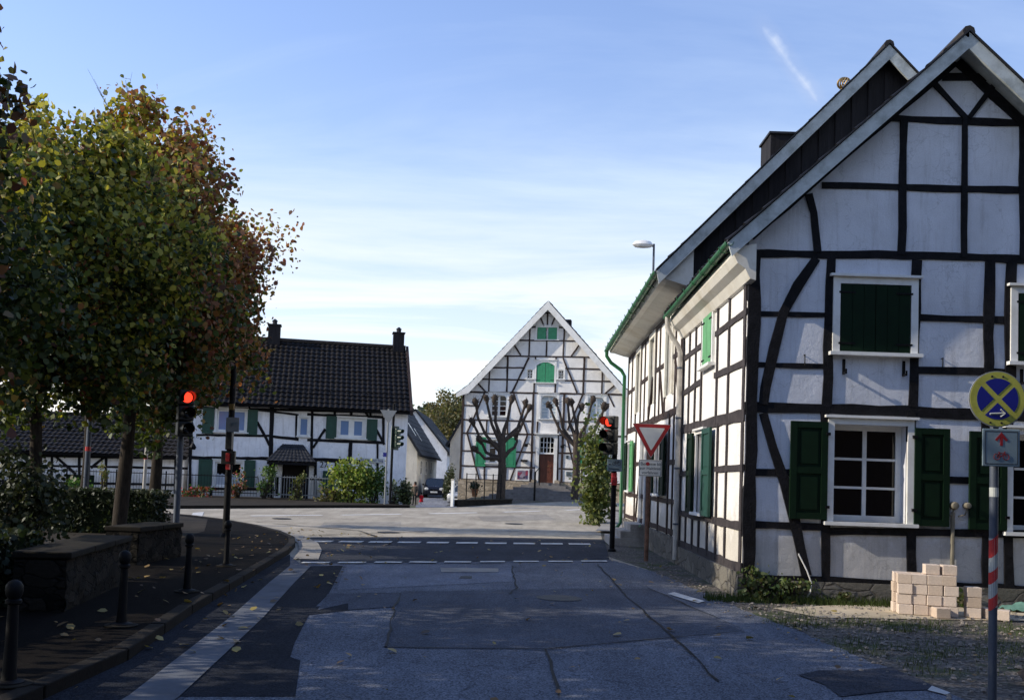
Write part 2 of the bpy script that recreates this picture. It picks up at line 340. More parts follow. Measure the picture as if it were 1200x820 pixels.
kerb = [(-2.6, -15), (-2.9, 2), (-3.15, 5), G(150, 768+8), G(225, 721), G(300, 674), G(322, 660)]
kerb2 = [G(338, 650), G(346, 641), G(345, 634), G(330, 627), G(300, 619), G(262, 612), G(222, 607), (-16, 33.2), (-30, 35), (-80, 37)]
left_edge = kerb+kerb2
far = [(-80, 43), G(100, 596.5), G(220, 596), G(300, 595.5), G(400, 595), G(480, 595), G(536, 594.5), G(600, 590.5), G(690, 586.5), (16, 70), (70, 118)]
right = [(80, 106), (20, 57), G(712, 597), G(697, 602), G(690, 605.5), G(703, 618), G(707, 640), G(712, 652), G(757, 667), G(800, 685), G(870, 716), G(935, 742), G(1050, 790), G(1120, 820), (3.6, 2), (3.7, -15)]
road_poly = left_edge+far+right
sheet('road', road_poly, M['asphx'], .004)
# the older surface of the near street
near = [(-2.6, -14.9)]+kerb[1:]+[G(338, 650), G(352, 661), G(712, 656), G(757, 668), G(800, 686), G(870, 717), G(935, 743), G(1050, 791), G(1120, 821), (3.5, 2), (3.6, -14.9)]
def rough_edge(pl, amp, out):
    r_ = []
    for a, b in zip(pl, pl[1:]):
        a, b = V(a), V(b); n = max(1, int((b-a).length/.18))
        for k in range(n):
            p = a.lerp(b, k/n); r_.append((p.x+out+rnd.uniform(-amp, amp), p.y))
    r_.append(pl[-1]); return r_
ns_ = len(kerb)+2
near = near[:ns_]+rough_edge(near[ns_:], .045, .07)
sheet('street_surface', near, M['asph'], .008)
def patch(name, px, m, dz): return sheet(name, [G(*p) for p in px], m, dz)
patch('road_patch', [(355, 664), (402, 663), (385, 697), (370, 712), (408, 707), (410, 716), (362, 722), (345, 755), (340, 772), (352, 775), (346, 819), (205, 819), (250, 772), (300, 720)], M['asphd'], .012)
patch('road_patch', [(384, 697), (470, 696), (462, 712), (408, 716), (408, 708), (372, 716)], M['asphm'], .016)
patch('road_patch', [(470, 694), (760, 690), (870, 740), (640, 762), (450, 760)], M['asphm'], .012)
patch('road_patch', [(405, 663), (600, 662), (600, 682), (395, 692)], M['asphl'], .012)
patch('road_patch', [(352, 630), (540, 629), (708, 632), (714, 656), (352, 661)], M['asphe'], .012)  # dark asphalt strip, with the tree shade over the crossing painted in
patch('road_patch', [(935, 793), (960, 788), (1002, 788), (1045, 783), (1062, 793), (1080, 798), (1100, 810), (1040, 812), (985, 818), (966, 804)], M['asphe'], .016)
patch('road_patch', [(516, 666), (584, 667), (584, 671), (517, 671)], M['slab'], .018)
patch('manhole_cover', [(540, 676), (553, 676), (553, 679), (538, 679)], M['iron'], .018)
for p_ in ([(380, 612), (470, 611), (470, 618), (372, 619)], [(560, 605), (640, 603), (652, 609), (566, 611)]): patch('road_patch', p_, M['asphj'], .008)
for (x_, y_) in ((455, 624), (602, 614), (655, 702), (330, 608)):
    g_ = G(x_, y_); sheet('manhole_cover', [(g_[0]+.31*math.cos(2*math.pi*k/20), g_[1]+.31*math.sin(2*math.pi*k/20)) for k in range(20)], M['cover'], .019)
def seam(px, w=.015):
    pts = [V(G(*p)) for p in px]; out = []
    for a, b in zip(pts, pts[1:]):
        n = max(1, int((b-a).length/.3))
        for k in range(n): out.append(a.lerp(b, k/n)+V((rnd.uniform(-.02, .02), rnd.uniform(-.02, .02))))
    out.append(pts[-1]); L_ = []; R_ = []
    for i, p in enumerate(out):
        t = (out[min(i+1, len(out)-1)]-out[max(i-1, 0)]).normalized(); n = V((-t.y, t.x))*w*rnd.uniform(.3, 1.0); L_.append(tuple(p+n)); R_.append(tuple(p-n))
    return sheet('tar_seam', L_+R_[::-1], M['tar'], .021)
seam([(385, 697), (470, 696), (462, 713), (452, 760)]); seam([(450, 760), (640, 763), (872, 741)]); seam([(640, 763), (655, 818)]); seam([(600, 664), (605, 690), (598, 697)], .02)
seam([(470, 694), (760, 690), (868, 738)]); seam([(700, 662), (735, 700), (800, 760), (842, 800)], .018); seam([(362, 628), (520, 622), (700, 624)], .05); seam([(300, 612), (420, 622), (440, 629)], .05)
def offs(pl, d):
    out = []
    for i, p in enumerate(pl):
        a = V(pl[max(i-1, 0)]); b = V(pl[min(i+1, len(pl)-1)]); t = (b-a).normalized(); n = V((t.y, -t.x)); out.append((p[0]+n.x*d, p[1]+n.y*d))
    return out
def band(name, pl, d0, d1, m, dz): return sheet(name, offs(pl, d0)+offs(pl, d1)[::-1], m, dz)
bandl = [(-2.6, -15), (-2.9, 2), (-3.15, 5), G(150, 768+8), G(225, 721), G(300, 674), G(330, 655)]
band('gutter_band', [(-2.05, -15), (-2.3, 2)]+[G(*p) for p in ((180, 819), (240, 768), (290, 724), (330, 684), (352, 664))], -.17, .17, M['gutterband'], .020)
bl_ = offs([(-2.05, -15), (-2.3, 2)]+[G(*p) for p in ((180, 819), (240, 768), (290, 724), (330, 684), (352, 664))], -.17)
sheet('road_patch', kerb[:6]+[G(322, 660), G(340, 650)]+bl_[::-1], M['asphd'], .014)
bandc = [G(*p) for p in ((345, 656), (352, 645), (350, 637), (335, 628), (305, 620), (265, 613), (222, 608))]
band('gutter_slabs', bandc, -.02, .42, M['slab'], .024)
# raised pavement on the left: surface, kerb
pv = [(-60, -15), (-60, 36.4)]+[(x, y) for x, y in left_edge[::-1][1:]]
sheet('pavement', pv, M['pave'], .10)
kb = MB(); P0 = offs(left_edge[:-1], .0); P1 = offs(left_edge[:-1], -.14)
for i in range(len(P0)-1):
    n = max(1, int((V(P0[i+1])-V(P0[i])).length/1.0))
    for k in range(n):
        a = V(P0[i]).lerp(V(P0[i+1]), k/n+.004); b = V(P0[i]).lerp(V(P0[i+1]), (k+1)/n-.004); c = V(P1[i]).lerp(V(P1[i+1]), (k+1)/n-.004); d = V(P1[i]).lerp(V(P1[i+1]), k/n+.004)
        q = [(p.x, p.y, H(p.x, p.y)-.05) for p in (a, b, c, d)]; jz = rnd.uniform(-.004, .004)
        kb.hexa([*q, *[(x, y, z+.16+jz) for x, y, z in q]])
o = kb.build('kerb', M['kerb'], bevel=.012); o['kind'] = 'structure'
# far kerb and verge in front of the left houses
fk = MB(); FK = [(-80, 43)]+far[1:6]
for i in range(len(FK)-1):
    a, b = V(FK[i]), V(FK[i+1]); n = max(1, int((b-a).length/2))
    for k in range(n):
        p = a.lerp(b, k/n); q = a.lerp(b, (k+1)/n-.004); fk.hexa([(p.x, p.y, H(*p)-.05), (q.x, q.y, H(*q)-.05), (q.x, q.y+.2, H(*q)-.05), (p.x, p.y+.2, H(*p)-.05), (p.x, p.y, H(*p)+.12), (q.x, q.y, H(*q)+.12), (q.x, q.y+.2, H(*q)+.12), (p.x, p.y+.2, H(*p)+.12)])
o = fk.build('far_kerb', M['kerb']); o['kind'] = 'structure'
sheet('driveway', [G(487, 594.3), G(535, 594.3), (-3.3, 60), (-6.0, 84), (-6.2, 99), (-11, 99), (-9.4, 88), (-6.6, 60)], M['asphl'], .006)
sheet('garden_bed', [(-80, 43.25)]+[(x, y+.25) for x, y in far[1:6]]+[(-5.7, 46.4), (-80, 46.4)], M['soil'], .01)
# right verge: concrete strip by the gable, pavement at far corner
sheet('concrete_strip', [G(905, 713), G(960, 724), G(1200, 728), (12, 11.7), (12, 12.75), G(1160, 713), G(1000, 709)], M['conc'], .010)  # real concrete, its colour brightened to carry the sunlight on it
sheet('corner_pavement', [G(697, 602.5), G(712, 598), (4.6, 40), (3.2, 29.0), (2.3, 29), G(704, 618)], M['slab'], .07)
for px in ((347,393),(407,454),(467,512),(525,570),(583,627),(642,685),(700,743),(757,800),(812,856),(868,912)):
    a, b = 160+px[0]/1.714, 160+px[1]/1.714; ya = 635.0+.010*(a-362); 
    A = G(a, ya); B = G(b, ya+.2)
    sheet('crossing_mark', [(A[0], A[1]-.2), (B[0], B[1]-.2), (B[0], B[1]+.25), (A[0], A[1]+.25)], M['paint'], .022)
for px in ((332,387),(405,460),(478,533),(548,603),(618,672),(690,740),(757,808),(827,876),(893,945)):
    a, b = 160+px[0]/1.714, 160+px[1]/1.714; y0 = 660.5-.006*(a-353)
    A = G(a, y0); B = G(b, y0)
    sheet('crossing_mark', [(A[0], A[1]-.12), (B[0], B[1]-.12), (B[0], B[1]+.12), (A[0], A[1]+.12)], M['paint'], .026)
dash = [G(337, 604), G(436, 603), G(532, 601.3), G(612, 599.3), G(679, 597), G(724, 594.5)]
for i, p in enumerate(dash[:-1]):
    a = V(p); t = (V(dash[min(i+1, 5)])-V(dash[max(i-1, 0)])).normalized(); n = V((-t.y, t.x))*.10; t = t*1.35
    sheet('centre_line_dash', [tuple(a-t-n), tuple(a+t-n), tuple(a+t+n), tuple(a-t+n)], M['paintw'], .012)
sheet('crossing_mark', [G(226, 601), G(239, 600), G(235, 609), G(221, 609)], M['paint'], .014)
sheet('stop_line_mark', [G(1087, 812), G(1092, 807), G(1114, 814), G(1108, 817)], M['paint'], .020)
sheet('stop_line_mark', [G(782, 697), G(790, 695), G(826, 706), G(818, 708)], M['paint'], .020)

# ------------------------------------------------------------------ facades
class Facade:
    def __init__(s, x, y, deg):
        a = R(deg); s.o = V((x, y, 0)); s.u = V((math.cos(a), math.sin(a), 0)); s.n = V((math.sin(a), -math.cos(a), 0)); s.nb = 0
    def P(s, u, z, n=0): return s.o+s.u*u+s.n*n+V((0, 0, z))
    def px(s, x, y, n=0):
        d = ray(x, y); o = s.o+s.n*n; t = (o-CO).dot(s.n)/d.dot(s.n); p = CO+d*t-s.o
        return (p.dot(s.u), p.z)
    def u_at(s, x, y=560): return s.px(x, y)[0]
    def rect(s, x0, y0, x1, y1):
        a = s.px(x0, y0); b = s.px(x1, y1); c = s.px(x0, y1); d = s.px(x1, y0)
        us = sorted([(a[0]+c[0])/2, (b[0]+d[0])/2]); return us[0], us[1], (c[1]+b[1])/2, (a[1]+d[1])/2
    def box(s, mb, u0, u1, z0, z1, n0, n1):
        return mb.hexa([s.P(u0, z0, n1), s.P(u1, z0, n1), s.P(u1, z0, n0), s.P(u0, z0, n0), s.P(u0, z1, n1), s.P(u1, z1, n1), s.P(u1, z1, n0), s.P(u0, z1, n0)])
    def beam(s, mb, pts, w, d=.02, jit=.13):
        s.nb += 1; d = d+(s.nb % 60)*.0006
        P = [V(p) for p in pts]; Q = [P[0]]
        for a, b in zip(P, P[1:]):
            n = max(1, int((b-a).length/.35))
            for k in range(1, n+1): Q.append(a.lerp(b, k/n))
        Ls, Rs = [], []
        for i, p in enumerate(Q):
            t = (Q[min(i+1, len(Q)-1)]-Q[max(i-1, 0)]).normalized(); nn = V((-t.y, t.x))*w/2
            Ls.append(p+nn*(1+rnd.uniform(-jit, jit)*1.6)); Rs.append(p-nn*(1+rnd.uniform(-jit, jit)*1.6))
        k = len(Q); vs = [s.P(p.x, p.y, d) for p in Ls]+[s.P(p.x, p.y, d) for p in Rs]+[s.P(p.x, p.y, -.03) for p in Ls]+[s.P(p.x, p.y, -.03) for p in Rs]
        fs = []
        for i in range(k-1):
            fs += [(i, k+i, k+i+1, i+1), (i, i+1, 2*k+i+1, 2*k+i), (k+i, 3*k+i, 3*k+i+1, k+i+1)]
        fs += [(0, 2*k, 3*k, k), (k-1, 2*k-1, 4*k-1, 3*k-1)]
        mb.add(vs, fs)
    def beams_px(s, mb, lst, wpx, D, n=0):
        for it in lst:
            w = wpx
            if isinstance(it[0], (int, float)): w = it[0]; it = it[1:]
            s.beam(mb, [s.px(*p) for p in it], w*D/FOC)
    def wall(s, name, mt, parent, u0, u1, z0, z1, holes=(), clip=(), reveal=.16):
        us = sorted({u0, u1, *[h[0] for h in holes], *[h[1] for h in holes]}); zs = sorted({z0, z1, *[h[2] for h in holes], *[h[3] for h in holes]})
        bm = bmesh.new(); g = {}
        def vt(u, z):
            k = (round(u, 5), round(z, 5))
            if k not in g: g[k] = bm.verts.new((u, z, 0))
            return g[k]
        for a, b in zip(us, us[1:]):
            for c, d in zip(zs, zs[1:]):
                if a < u0-1e-6 or b > u1+1e-6 or c < z0-1e-6 or d > z1+1e-6: continue
                mu, mz = (a+b)/2, (c+d)/2
                if any(h[0] < mu < h[1] and h[2] < mz < h[3] for h in holes): continue
                bm.faces.new((vt(a, c), vt(b, c), vt(b, d), vt(a, d)))
        for (co, no) in clip:
            bmesh.ops.bisect_plane(bm, geom=bm.verts[:]+bm.edges[:]+bm.faces[:], plane_co=(*co, 0), plane_no=(*no, 0), clear_outer=True)
        mb = MB(); bm.verts.ensure_lookup_table(); bm.verts.index_update()
        mb.add([s.P(v.co.x, v.co.y, 0) for v in bm.verts], [tuple(v.index for v in f.verts) for f in bm.faces]); bm.free()
        for h in holes:
            a, b, c, d = h[:4]
            for (p, q) in (((a, c), (b, c)), ((b, c), (b, d)), ((b, d), (a, d)), ((a, d), (a, c))):
                mb.add([s.P(*p, 0), s.P(*q, 0), s.P(*q, -reveal-.05), s.P(*p, -reveal-.05)], [(0, 1, 2, 3)])
        me = mb.build(name, mt, parent); return me
    def window(s, parent, r, sashes=1, cols=2, rows=3, recess=.15, casing=.08, fr=.05, bar=.028, gl='glass', head=True, sillm='white', arch=False, proud=.05, curtain=False, cased=None, framem='white', sill=True):
        u0, u1, z0, z1 = r; mb = MB(); cw = casing
        if cw:   # flat casing boards round the opening
            s.box(mb, u0-cw, u0, z0-cw*.2, z1+cw, -.02, proud); s.box(mb, u1, u1+cw, z0-cw*.2, z1+cw, -.02, proud+.001); s.box(mb, u0, u1, z1, z1+cw, -.02, proud-.002)
            if head: s.box(mb, u0-cw-.05, u1+cw+.05, z1+cw, z1+cw+.035, -.02, proud+.05)
        n0, n1 = -recess-.05, -recess; sw = (u1-u0)/sashes
        gp = MB()
        for k in range(sashes):
            a, b = u0+k*sw, u0+(k+1)*sw; e = .0005*k
            s.box(mb, a, a+fr, z0, z1, n0, n1+e); s.box(mb, b-fr, b, z0, z1, n0, n1+e+.0002); s.box(mb, a+fr, b-fr, z0, z0+fr*1.2, n0, n1-.001); s.box(mb, a+fr, b-fr, z1-fr, z1, n0, n1-.001)
            for i in range(1, cols):
                u = a+fr+(b-a-2*fr)*i/cols; s.box(mb, u-bar*.8, u+bar*.8, z0+fr, z1-fr, n0+.01, n1-.006)
            for j in range(1, rows):
                z = z0+fr+(z1-z0-2*fr)*j/rows; s.box(mb, a+fr, b-fr, z-bar/2, z+bar/2, n0+.01, n1-.01)
            gp.add([s.P(a+.01, z0+.01, n0+.02), s.P(b-.01, z0+.01, n0+.02), s.P(b-.01, z1-.01, n0+.02), s.P(a+.01, z1-.01, n0+.02)], [(0, 1, 2, 3)])
        if arch:   # white spandrels giving the opening a round head
            rise = (u1-u0)*.22; uc = (u0+u1)/2; K = 10
            top = [(lerp(u0, u1, k/K)) for k in range(K+1)]
            f = lambda u: z1-rise+rise*math.sqrt(max(0, 1-((u-uc)/((u1-u0)/2))**2))
            for a, b in zip(top, top[1:]):
                mb.add([s.P(a, f(a), .012), s.P(b, f(b), .012), s.P(b, z1+.002, .012), s.P(a, z1+.002, .012), s.P(a, f(a), -recess), s.P(b, f(b), -recess)], [(0, 1, 2, 3), (0, 4, 5, 1)])
        w = mb.build('window', M[framem], parent)
        gp.build('pane', M[gl], w)
        if sill: sl = MB(); s.box(sl, u0-cw-.05, u1+cw+.05, z0-.05, z0, -recess, proud+.07); sl.build('sill', M[sillm], w)
        if curtain:
            c = MB(); zc = z0+(z1-z0)*.5
            for k in range(sashes):
                a, b = u0+k*sw+fr, u0+(k+1)*sw-fr; n = 14; vs = []
                for i in range(n+1): vs += [s.P(lerp(a, b, i/n), z0+fr*1.3, n0+.024+.006*(i % 2)), s.P(lerp(a, b, i/n), zc+.03*math.sin(i), n0+.024+.006*(i % 2))]
                c.add(vs, [(2*i, 2*i+2, 2*i+3, 2*i+1) for i in range(n)])
            c.build('curtain', M['curtain'], w)
        return w
    def shutter(s, parent, r, mt='green', n0=.045, panels=2, boards=False, hinge=1, arch=0, label=None):
        u0, u1, z0, z1 = r; mb = MB(); t = .04; fw = min(.09, (u1-u0)*.18)
        if boards:
            k = max(2, int((u1-u0)/.16)); 
            for i in range(k):
                a, b = lerp(u0, u1, i/k)+.003, lerp(u0, u1, (i+1)/k)-.003
                za = z1-(arch*(((a+b)/2-(u0+u1)/2)/((u1-u0)/2))**2 if arch else 0)
                s.box(mb, a, b, z0, za, n0, n0+t+rnd.uniform(-.002, .002))
            s.box(mb, u0+.01, u1-.01, z0+.001, z1-arch-.02, n0+.002, n0+t-.01)
        else:
            s.box(mb, u0, u0+fw, z0, z1, n0, n0+t); s.box(mb, u1-fw, u1, z0, z1, n0, n0+t+.0008)
            for j in range(panels+1):
                zc = lerp(z0+fw/2, z1-fw/2, j/panels); s.box(mb, u0+fw, u1-fw, zc-fw/2, zc+fw/2, n0, n0+t-.002)
            for j in range(panels):
                za = lerp(z0+fw/2, z1-fw/2, j/panels)+fw/2; zb = lerp(z0+fw/2, z1-fw/2, (j+1)/panels)-fw/2
                s.box(mb, u0+fw, u1-fw, za, zb, n0+.003, n0+t-.022)
                if zb-za > .15: s.box(mb, u0+fw+.05, u1-fw-.05, za+.05, zb-.05, n0+.01, n0+t-.010)
        o = mb.build('shutter', M[mt], parent)
        if label: o['label'] = label
        if hinge:
            w = (u1-u0)*.42
            for z in (z0+(z1-z0)*.12, z1-(z1-z0)*.12-arch):
                h = MB()
                if hinge == 1: s.box(h, u0-.03, u0+w, z-.014, z+.014, n0+t, n0+t+.010)
                else: s.box(h, u1-w, u1+.03, z-.014, z+.014, n0+t, n0+t+.010)
                h.build('hinge', M['iron'], o)
        return o
def tile_slope(mb, A, B, C, D, tw=.25, cr=.34, amp=.028, lift=.03):
    """A,B eave ends; D,C ridge ends (A->D, B->C)"""
    A, B, C, D = map(V, (A, B, C, D)); Lu = (B-A).length; Lv = (D-A).length; nu = max(1, int(Lu/tw)); nv = max(1, int(Lv/cr))
    nrm = (B-A).cross(D-A).normalized()
    if nrm.z < 0: nrm = -nrm
    prof_ = [0, .75, 1, .8, .1, -.05]
    k = len(prof_); W = nu*k+1
    for j in range(nv):
        vs = []; jit = [rnd.uniform(-.011, .011) for _ in range(nu+1)]
        for e, (t, l) in enumerate(((j/nv, lift), (min(1, (j+1.12)/nv), 0))):
            a = A.lerp(D, t); b = B.lerp(C, t)
            for i in range(W):
                s = i/(W-1); vs.append(a.lerp(b, s)+nrm*(prof_[i % k]*amp+l+.01+jit[min(i//k, nu)]*(1-e)))
        # front lip
        for i in range(W): vs.append(vs[i]-nrm*(lift+.008))
        fs = [(i, i+1, W+i+1, W+i) for i in range(W-1)]+[(i, 2*W+i, 2*W+i+1, i+1) for i in range(W-1)]
        mb.add(vs, fs)
def slab(mb, A, B, C, D, t=.1):
    A, B, C, D = map(V, (A, B, C, D)); n = (B-A).cross(D-A).normalized()
    if n.z < 0: n = -n
    mb.hexa([A-n*t, B-n*t, C-n*t, D-n*t, A, B, C, D])
def half_pipe(mb, A, B, r, n=8, t=.006):
    A, B = V(A), V(B); d = (B-A).normalized(); s = d.cross(V((0, 0, 1))).normalized(); vs = []
    for rr in (r, r-t):
        for p in (A, B):
            for k in range(n+1):
                a = math.pi*k/n; vs.append(p+s*math.cos(a)*rr-V((0, 0, 1))*math.sin(a)*rr)
    m = n+1; fs = []
    for k in range(n): fs += [(k, k+1, m+k+1, m+k), (2*m+k, 3*m+k, 3*m+k+1, 2*m+k+1), (k, 2*m+k, 2*m+k+1, k+1), (m+k, m+k+1, 3*m+k+1, 3*m+k)]
    fs += [(0, m, 3*m, 2*m), (n, 2*m+n, 3*m+n, m+n), ]
    mb.add(vs, fs)

# ================================================================== HOUSE WITH THE BIG GABLE (right, near)
XW = 3.17; YG = 13.5
FG = Facade(XW, YG, 0); FS = Facade(XW, YG, -90)     # gable face; street face (u runs toward the camera, so u<0)
h1 = thing('timbered_house', 'white black-timbered house with steep gable and dark green shutters beside the pile of blocks', 'house', (XW, YG, 0))
ap = FG.px(1133, 50, .35); apu, apz = ap
eL = FG.px(851, 291, .35); gslope = (apz-eL[1])/(apu-eL[0]); WR = 2*apu
holesG = []
r_up = FG.rect(983, 334, 1066, 414); r_lo = FG.rect(976, 498, 1062, 612)
du = FG.u_at(1185.5)-FG.u_at(976-.0)
r_up2 = (r_up[0]+du, r_up[1]+du, r_up[2]-.06, r_up[3]-.06); r_lo2 = (r_lo[0]+du, r_lo[1]+du, r_lo[2]-.06, r_lo[3]-.06)
clipG = [((apu, apz), (-math.sin(math.atan(gslope)), math.cos(math.atan(gslope)))), ((apu, apz), (math.sin(math.atan(gslope)), math.cos(math.atan(gslope))))]
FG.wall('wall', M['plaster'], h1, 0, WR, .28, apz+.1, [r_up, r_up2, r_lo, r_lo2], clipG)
pl = MB(); FG.box(pl, -.03, WR, -.2, .28, -.3, .06); FS.box(pl, -5.4, .029, -.2, .36, -.3, .06); pl.build('plinth', M['plinth'], h1)
# street side wall of the same house, side and back walls
r_sup = (-(16.62-YG), -(15.85-YG), 3.66, 4.55); r_slo = (-(17.1-YG), -(16.3-YG), 1.1, 2.5)
FS.wall('wall', M['plaster2'], h1, -5.4, 0, .36, 5.0, [r_sup, r_slo])
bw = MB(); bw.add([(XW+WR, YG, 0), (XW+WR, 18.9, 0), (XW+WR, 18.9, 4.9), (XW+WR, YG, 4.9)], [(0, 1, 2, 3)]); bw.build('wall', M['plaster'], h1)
tb = MB(); D = YG
wl = [[9, (1104, 90.6), (1164.5, 92)], [8, (1038, 139), (1225, 146)], [8, (963, 217), (1300, 226)], [9, (868, 297), (1060, 299), (1420, 312)],
 [6, (878, 367.5), (967, 369)], [8, (1078, 372.5), (1185, 375.5)], [6, (878, 427), (966, 429.3)], [8, (1075, 433.4), (1182, 436)], [12, (873, 476), (967, 479), (1061, 482), (1200, 487), (1420, 495)],
 [9, (875, 552.6), (930, 554)], [9, (1107, 562), (1146, 563)], [9, (875, 614), (967, 617)], [9, (967, 622), (1069, 622.8), (1200, 626), (1420, 632)], [13, (875, 678), (1043, 686), (1200, 692), (1420, 700)],
 [11, (974, 303), (971, 370), (968.5, 477)], [10, (967, 480), (967, 614), (967, 680)], [11, (1074, 305), (1069.5, 477)], [10, (1068, 482), (1068, 683)], [11, (1159, 307), (1157, 482)], [12, (1156, 486), (1156, 688)],
 [12, (1184, 309), (1182, 482)], [10, (1181.5, 487), (1181.5, 688)], [9, (1058.5, 142), (1056, 299)], [7, (1130, 137), (1129, 302)], [8, (1197.5, 148), (1198.5, 304)], [9, (1262, 222), (1262, 306)], [9, (947, 228), (953, 250), (957, 296)],
 [6, (1093, 97), (1131, 139)], [6, (1166, 98), (1135, 139)], [11, (956, 303), (935, 334), (917, 366), (907, 407), (897, 454), (894, 474)], [11, (894, 484), (905.6, 524), (920, 568), (930.5, 609), (945, 674)],
 [11, (1285, 310), (1285, 690)], [11, (1380, 312), (1376, 690)]]
FG.beams_px(tb, wl, 8, D)
FG.beam(tb, [(.085, .30), (.085, 5.0)], .17, .03)
FG.beam(tb, [(WR-.085, .30), (WR-.085, 5.0)], .17, .03)
for sgn in (-1, 1):
    FG.beam(tb, [(apu+sgn*.02, apz-.13), (apu+sgn*(apu-.02), apz-.13-gslope*(apu-.02)+.02)], .13, .012)
tb.build('timber_frame', M['timber'], h1)
ts = MB()
def yz(lst, w=.15, F=FS):
    for it in lst:
        ww = w
        if isinstance(it[0], (int, float)): ww = it[0]*.82; it = it[1:]
        F.beam(ts, [(-(y-YG), z) for y, z in it], ww)
yz([[.16, (13.6, .4), (13.6, 4.8)], [.2, (13.5, 2.62), (18.9, 2.68)], [.18, (13.5, .42), (18.9, .42)], [.12, (13.5, 4.12), (15.7, 4.12)], [.12, (13.5, 3.38), (15.7, 3.42)], [.12, (16.8, 4.1), (18.9, 4.1)], [.12, (16.8, 3.45), (18.9, 3.4)],
 [.11, (14.62, .4), (14.62, 4.8)], [.12, (15.5, 2.6), (15.5, 4.8)], [.12, (16.85, 2.6), (16.85, 4.8)], [.11, (17.45, 2.6), (17.45, 4.8)], [.11, (18.1, .4), (18.1, 4.8)], [.14, (18.8, .4), (18.8, 4.8)],
 [.12, (13.5, 1.86), (15.45, 1.86)], [.14, (13.5, 1.02), (18.9, 1.02)], [.12, (17.75, 1.8), (18.9, 1.8)], [.1, (15.3, .4), (15.3, 2.6)], [.1, (16.0, .4), (16.0, 1.0)], [.1, (16.75, .4), (16.75, 1.0)], [.1, (17.4, .4), (17.4, 1.0)], [.1, (17.8, 1.0), (17.8, 2.6)]])
ts.build('timber_frame', M['timber_g'], h1)
# windows
for r in (r_up, r_up2):
    w = FG.window(h1, r, casing=.10, recess=.1, sashes=1, proud=.06)
    mid = (r[0]+r[1])/2
    FG.shutter(h1, (r[0]+.01, mid-.002, r[2]+.01, r[3]-.01), 'green', n0=.015, boards=True, hinge=1); FG.shutter(h1, (mid+.002, r[1]-.01, r[2]+.01, r[3]-.01), 'green', n0=.0155, boards=True, hinge=2)
    for uu in (r[0]+.06, r[1]-.1):
        b = MB(); FG.box(b, uu, uu+.035, r[2]-.32, r[2]-.1, .0, .03); FG.box(b, uu+.005, uu+.03, r[2]-.32, r[2]-.29, .03, .11); FG.box(b, uu+.006, uu+.029, r[2]-.32, r[2]-.25, .11, .125); b.build('flower_box_bracket', M['iron'], h1)
for r in (r_lo, r_lo2):
    FG.window(h1, r, casing=.09, recess=.2, cols=2, rows=3, fr=.075, bar=.035, proud=.05)
    sw = .53
    FG.shutter(h1, (r[0]-.1-sw, r[0]-.1, r[2]+.02, r[3]+.02), 'green', hinge=0); FG.shutter(h1, (r[1]+.09, r[1]+.09+sw*.93, r[2]-.02, r[3]-.02), 'green', hinge=0)
    for (u, z) in ((r[0]-.1, r[3]-.15), (r[0]-.1, r[2]+.2), (r[1]+.09, r[3]-.15), (r[1]+.09, r[2]+.2)):
        lt = MB(); FG.box(lt, u-.03, u+.03, z-.02, z+.02, .05, .1); lt.build('shutter_pin', M['iron'], h1)
r = r_sup; FS.window(h1, r, casing=.08, recess=.08, proud=.05, sashes=1); mid = (r[0]+r[1])/2
FS.shutter(h1, (r[0]+.01, mid-.004, r[2]+.01, r[3]-.01), 'greenL', n0=.015, boards=True, hinge=1, label='pair of faded light green shutters, sunlit'); FS.shutter(h1, (mid+.004, r[1]-.01, r[2]+.01, r[3]-.01), 'greenL', n0=.015, boards=True, hinge=2)
r = r_slo; FS.window(h1, r, casing=.06, recess=.12, cols=2, rows=3, proud=.04)
FS.shutter(h1, (r[1]+.05, r[1]+.75, r[2]-.03, r[3]+.05), 'greent', hinge=0, n0=.06); FS.shutter(h1, (r[0]-.62, r[0]-.06, r[2]-.03, r[3]+.03), 'green', hinge=0, n0=.06)
# roof
gx0, gz0 = 2.80, 5.02
A0 = FG.P(apu, apz+.10); zr = A0.z; xr = A0.x; sl = (zr-gz0)/(xr-gx0); yF, yB = 13.1, 19.0
rt = MB(); tile_slope(rt, (gx0, yF, gz0), (gx0, yB, gz0), (xr, yB, zr), (xr, yF, zr)); tile_slope(rt, (2*xr-gx0, yB, gz0), (2*xr-gx0, yF, gz0), (xr, yF, zr), (xr, yB, zr))
roof = rt.build('roof', M['tile'], h1)
rs = MB(); slab(rs, (gx0, yF+.03, gz0-.003), (gx0, yB, gz0-.003), (xr, yB, zr-.003), (xr, yF+.03, zr-.003), .06); slab(rs, (2*xr-gx0, yB, gz0-.003), (2*xr-gx0, yF+.03, gz0-.003), (xr+.002, yF+.03, zr-.003), (xr+.002, yB, zr-.003), .06); rs.build('roof_boards', M['verge'], roof)
rg = MB(); rg.tube([(xr, yF-.02, zr+.03), (xr, yB, zr+.03)], .09, 8); rg.build('ridge_tiles', M['ridge'], roof)
vb = MB(); wv = .19
vb.prism([(gx0-.02, yF-.02, gz0-.01), (xr, yF-.02, zr+.02), (xr, yF-.02, zr+.02-wv*1.25), (gx0+.04, yF-.02, gz0-wv*1.1)], (0, .04, 0))
vb.prism([(2*xr-gx0+.02, yF-.022, gz0-.01), (xr, yF-.022, zr+.02), (xr, yF-.022, zr+.02-wv*1.25), (2*xr-gx0-.04, yF-.022, gz0-wv*1.1)], (0, .04, 0))
vb.build('bargeboard', M['verge'], h1)
vc = MB()
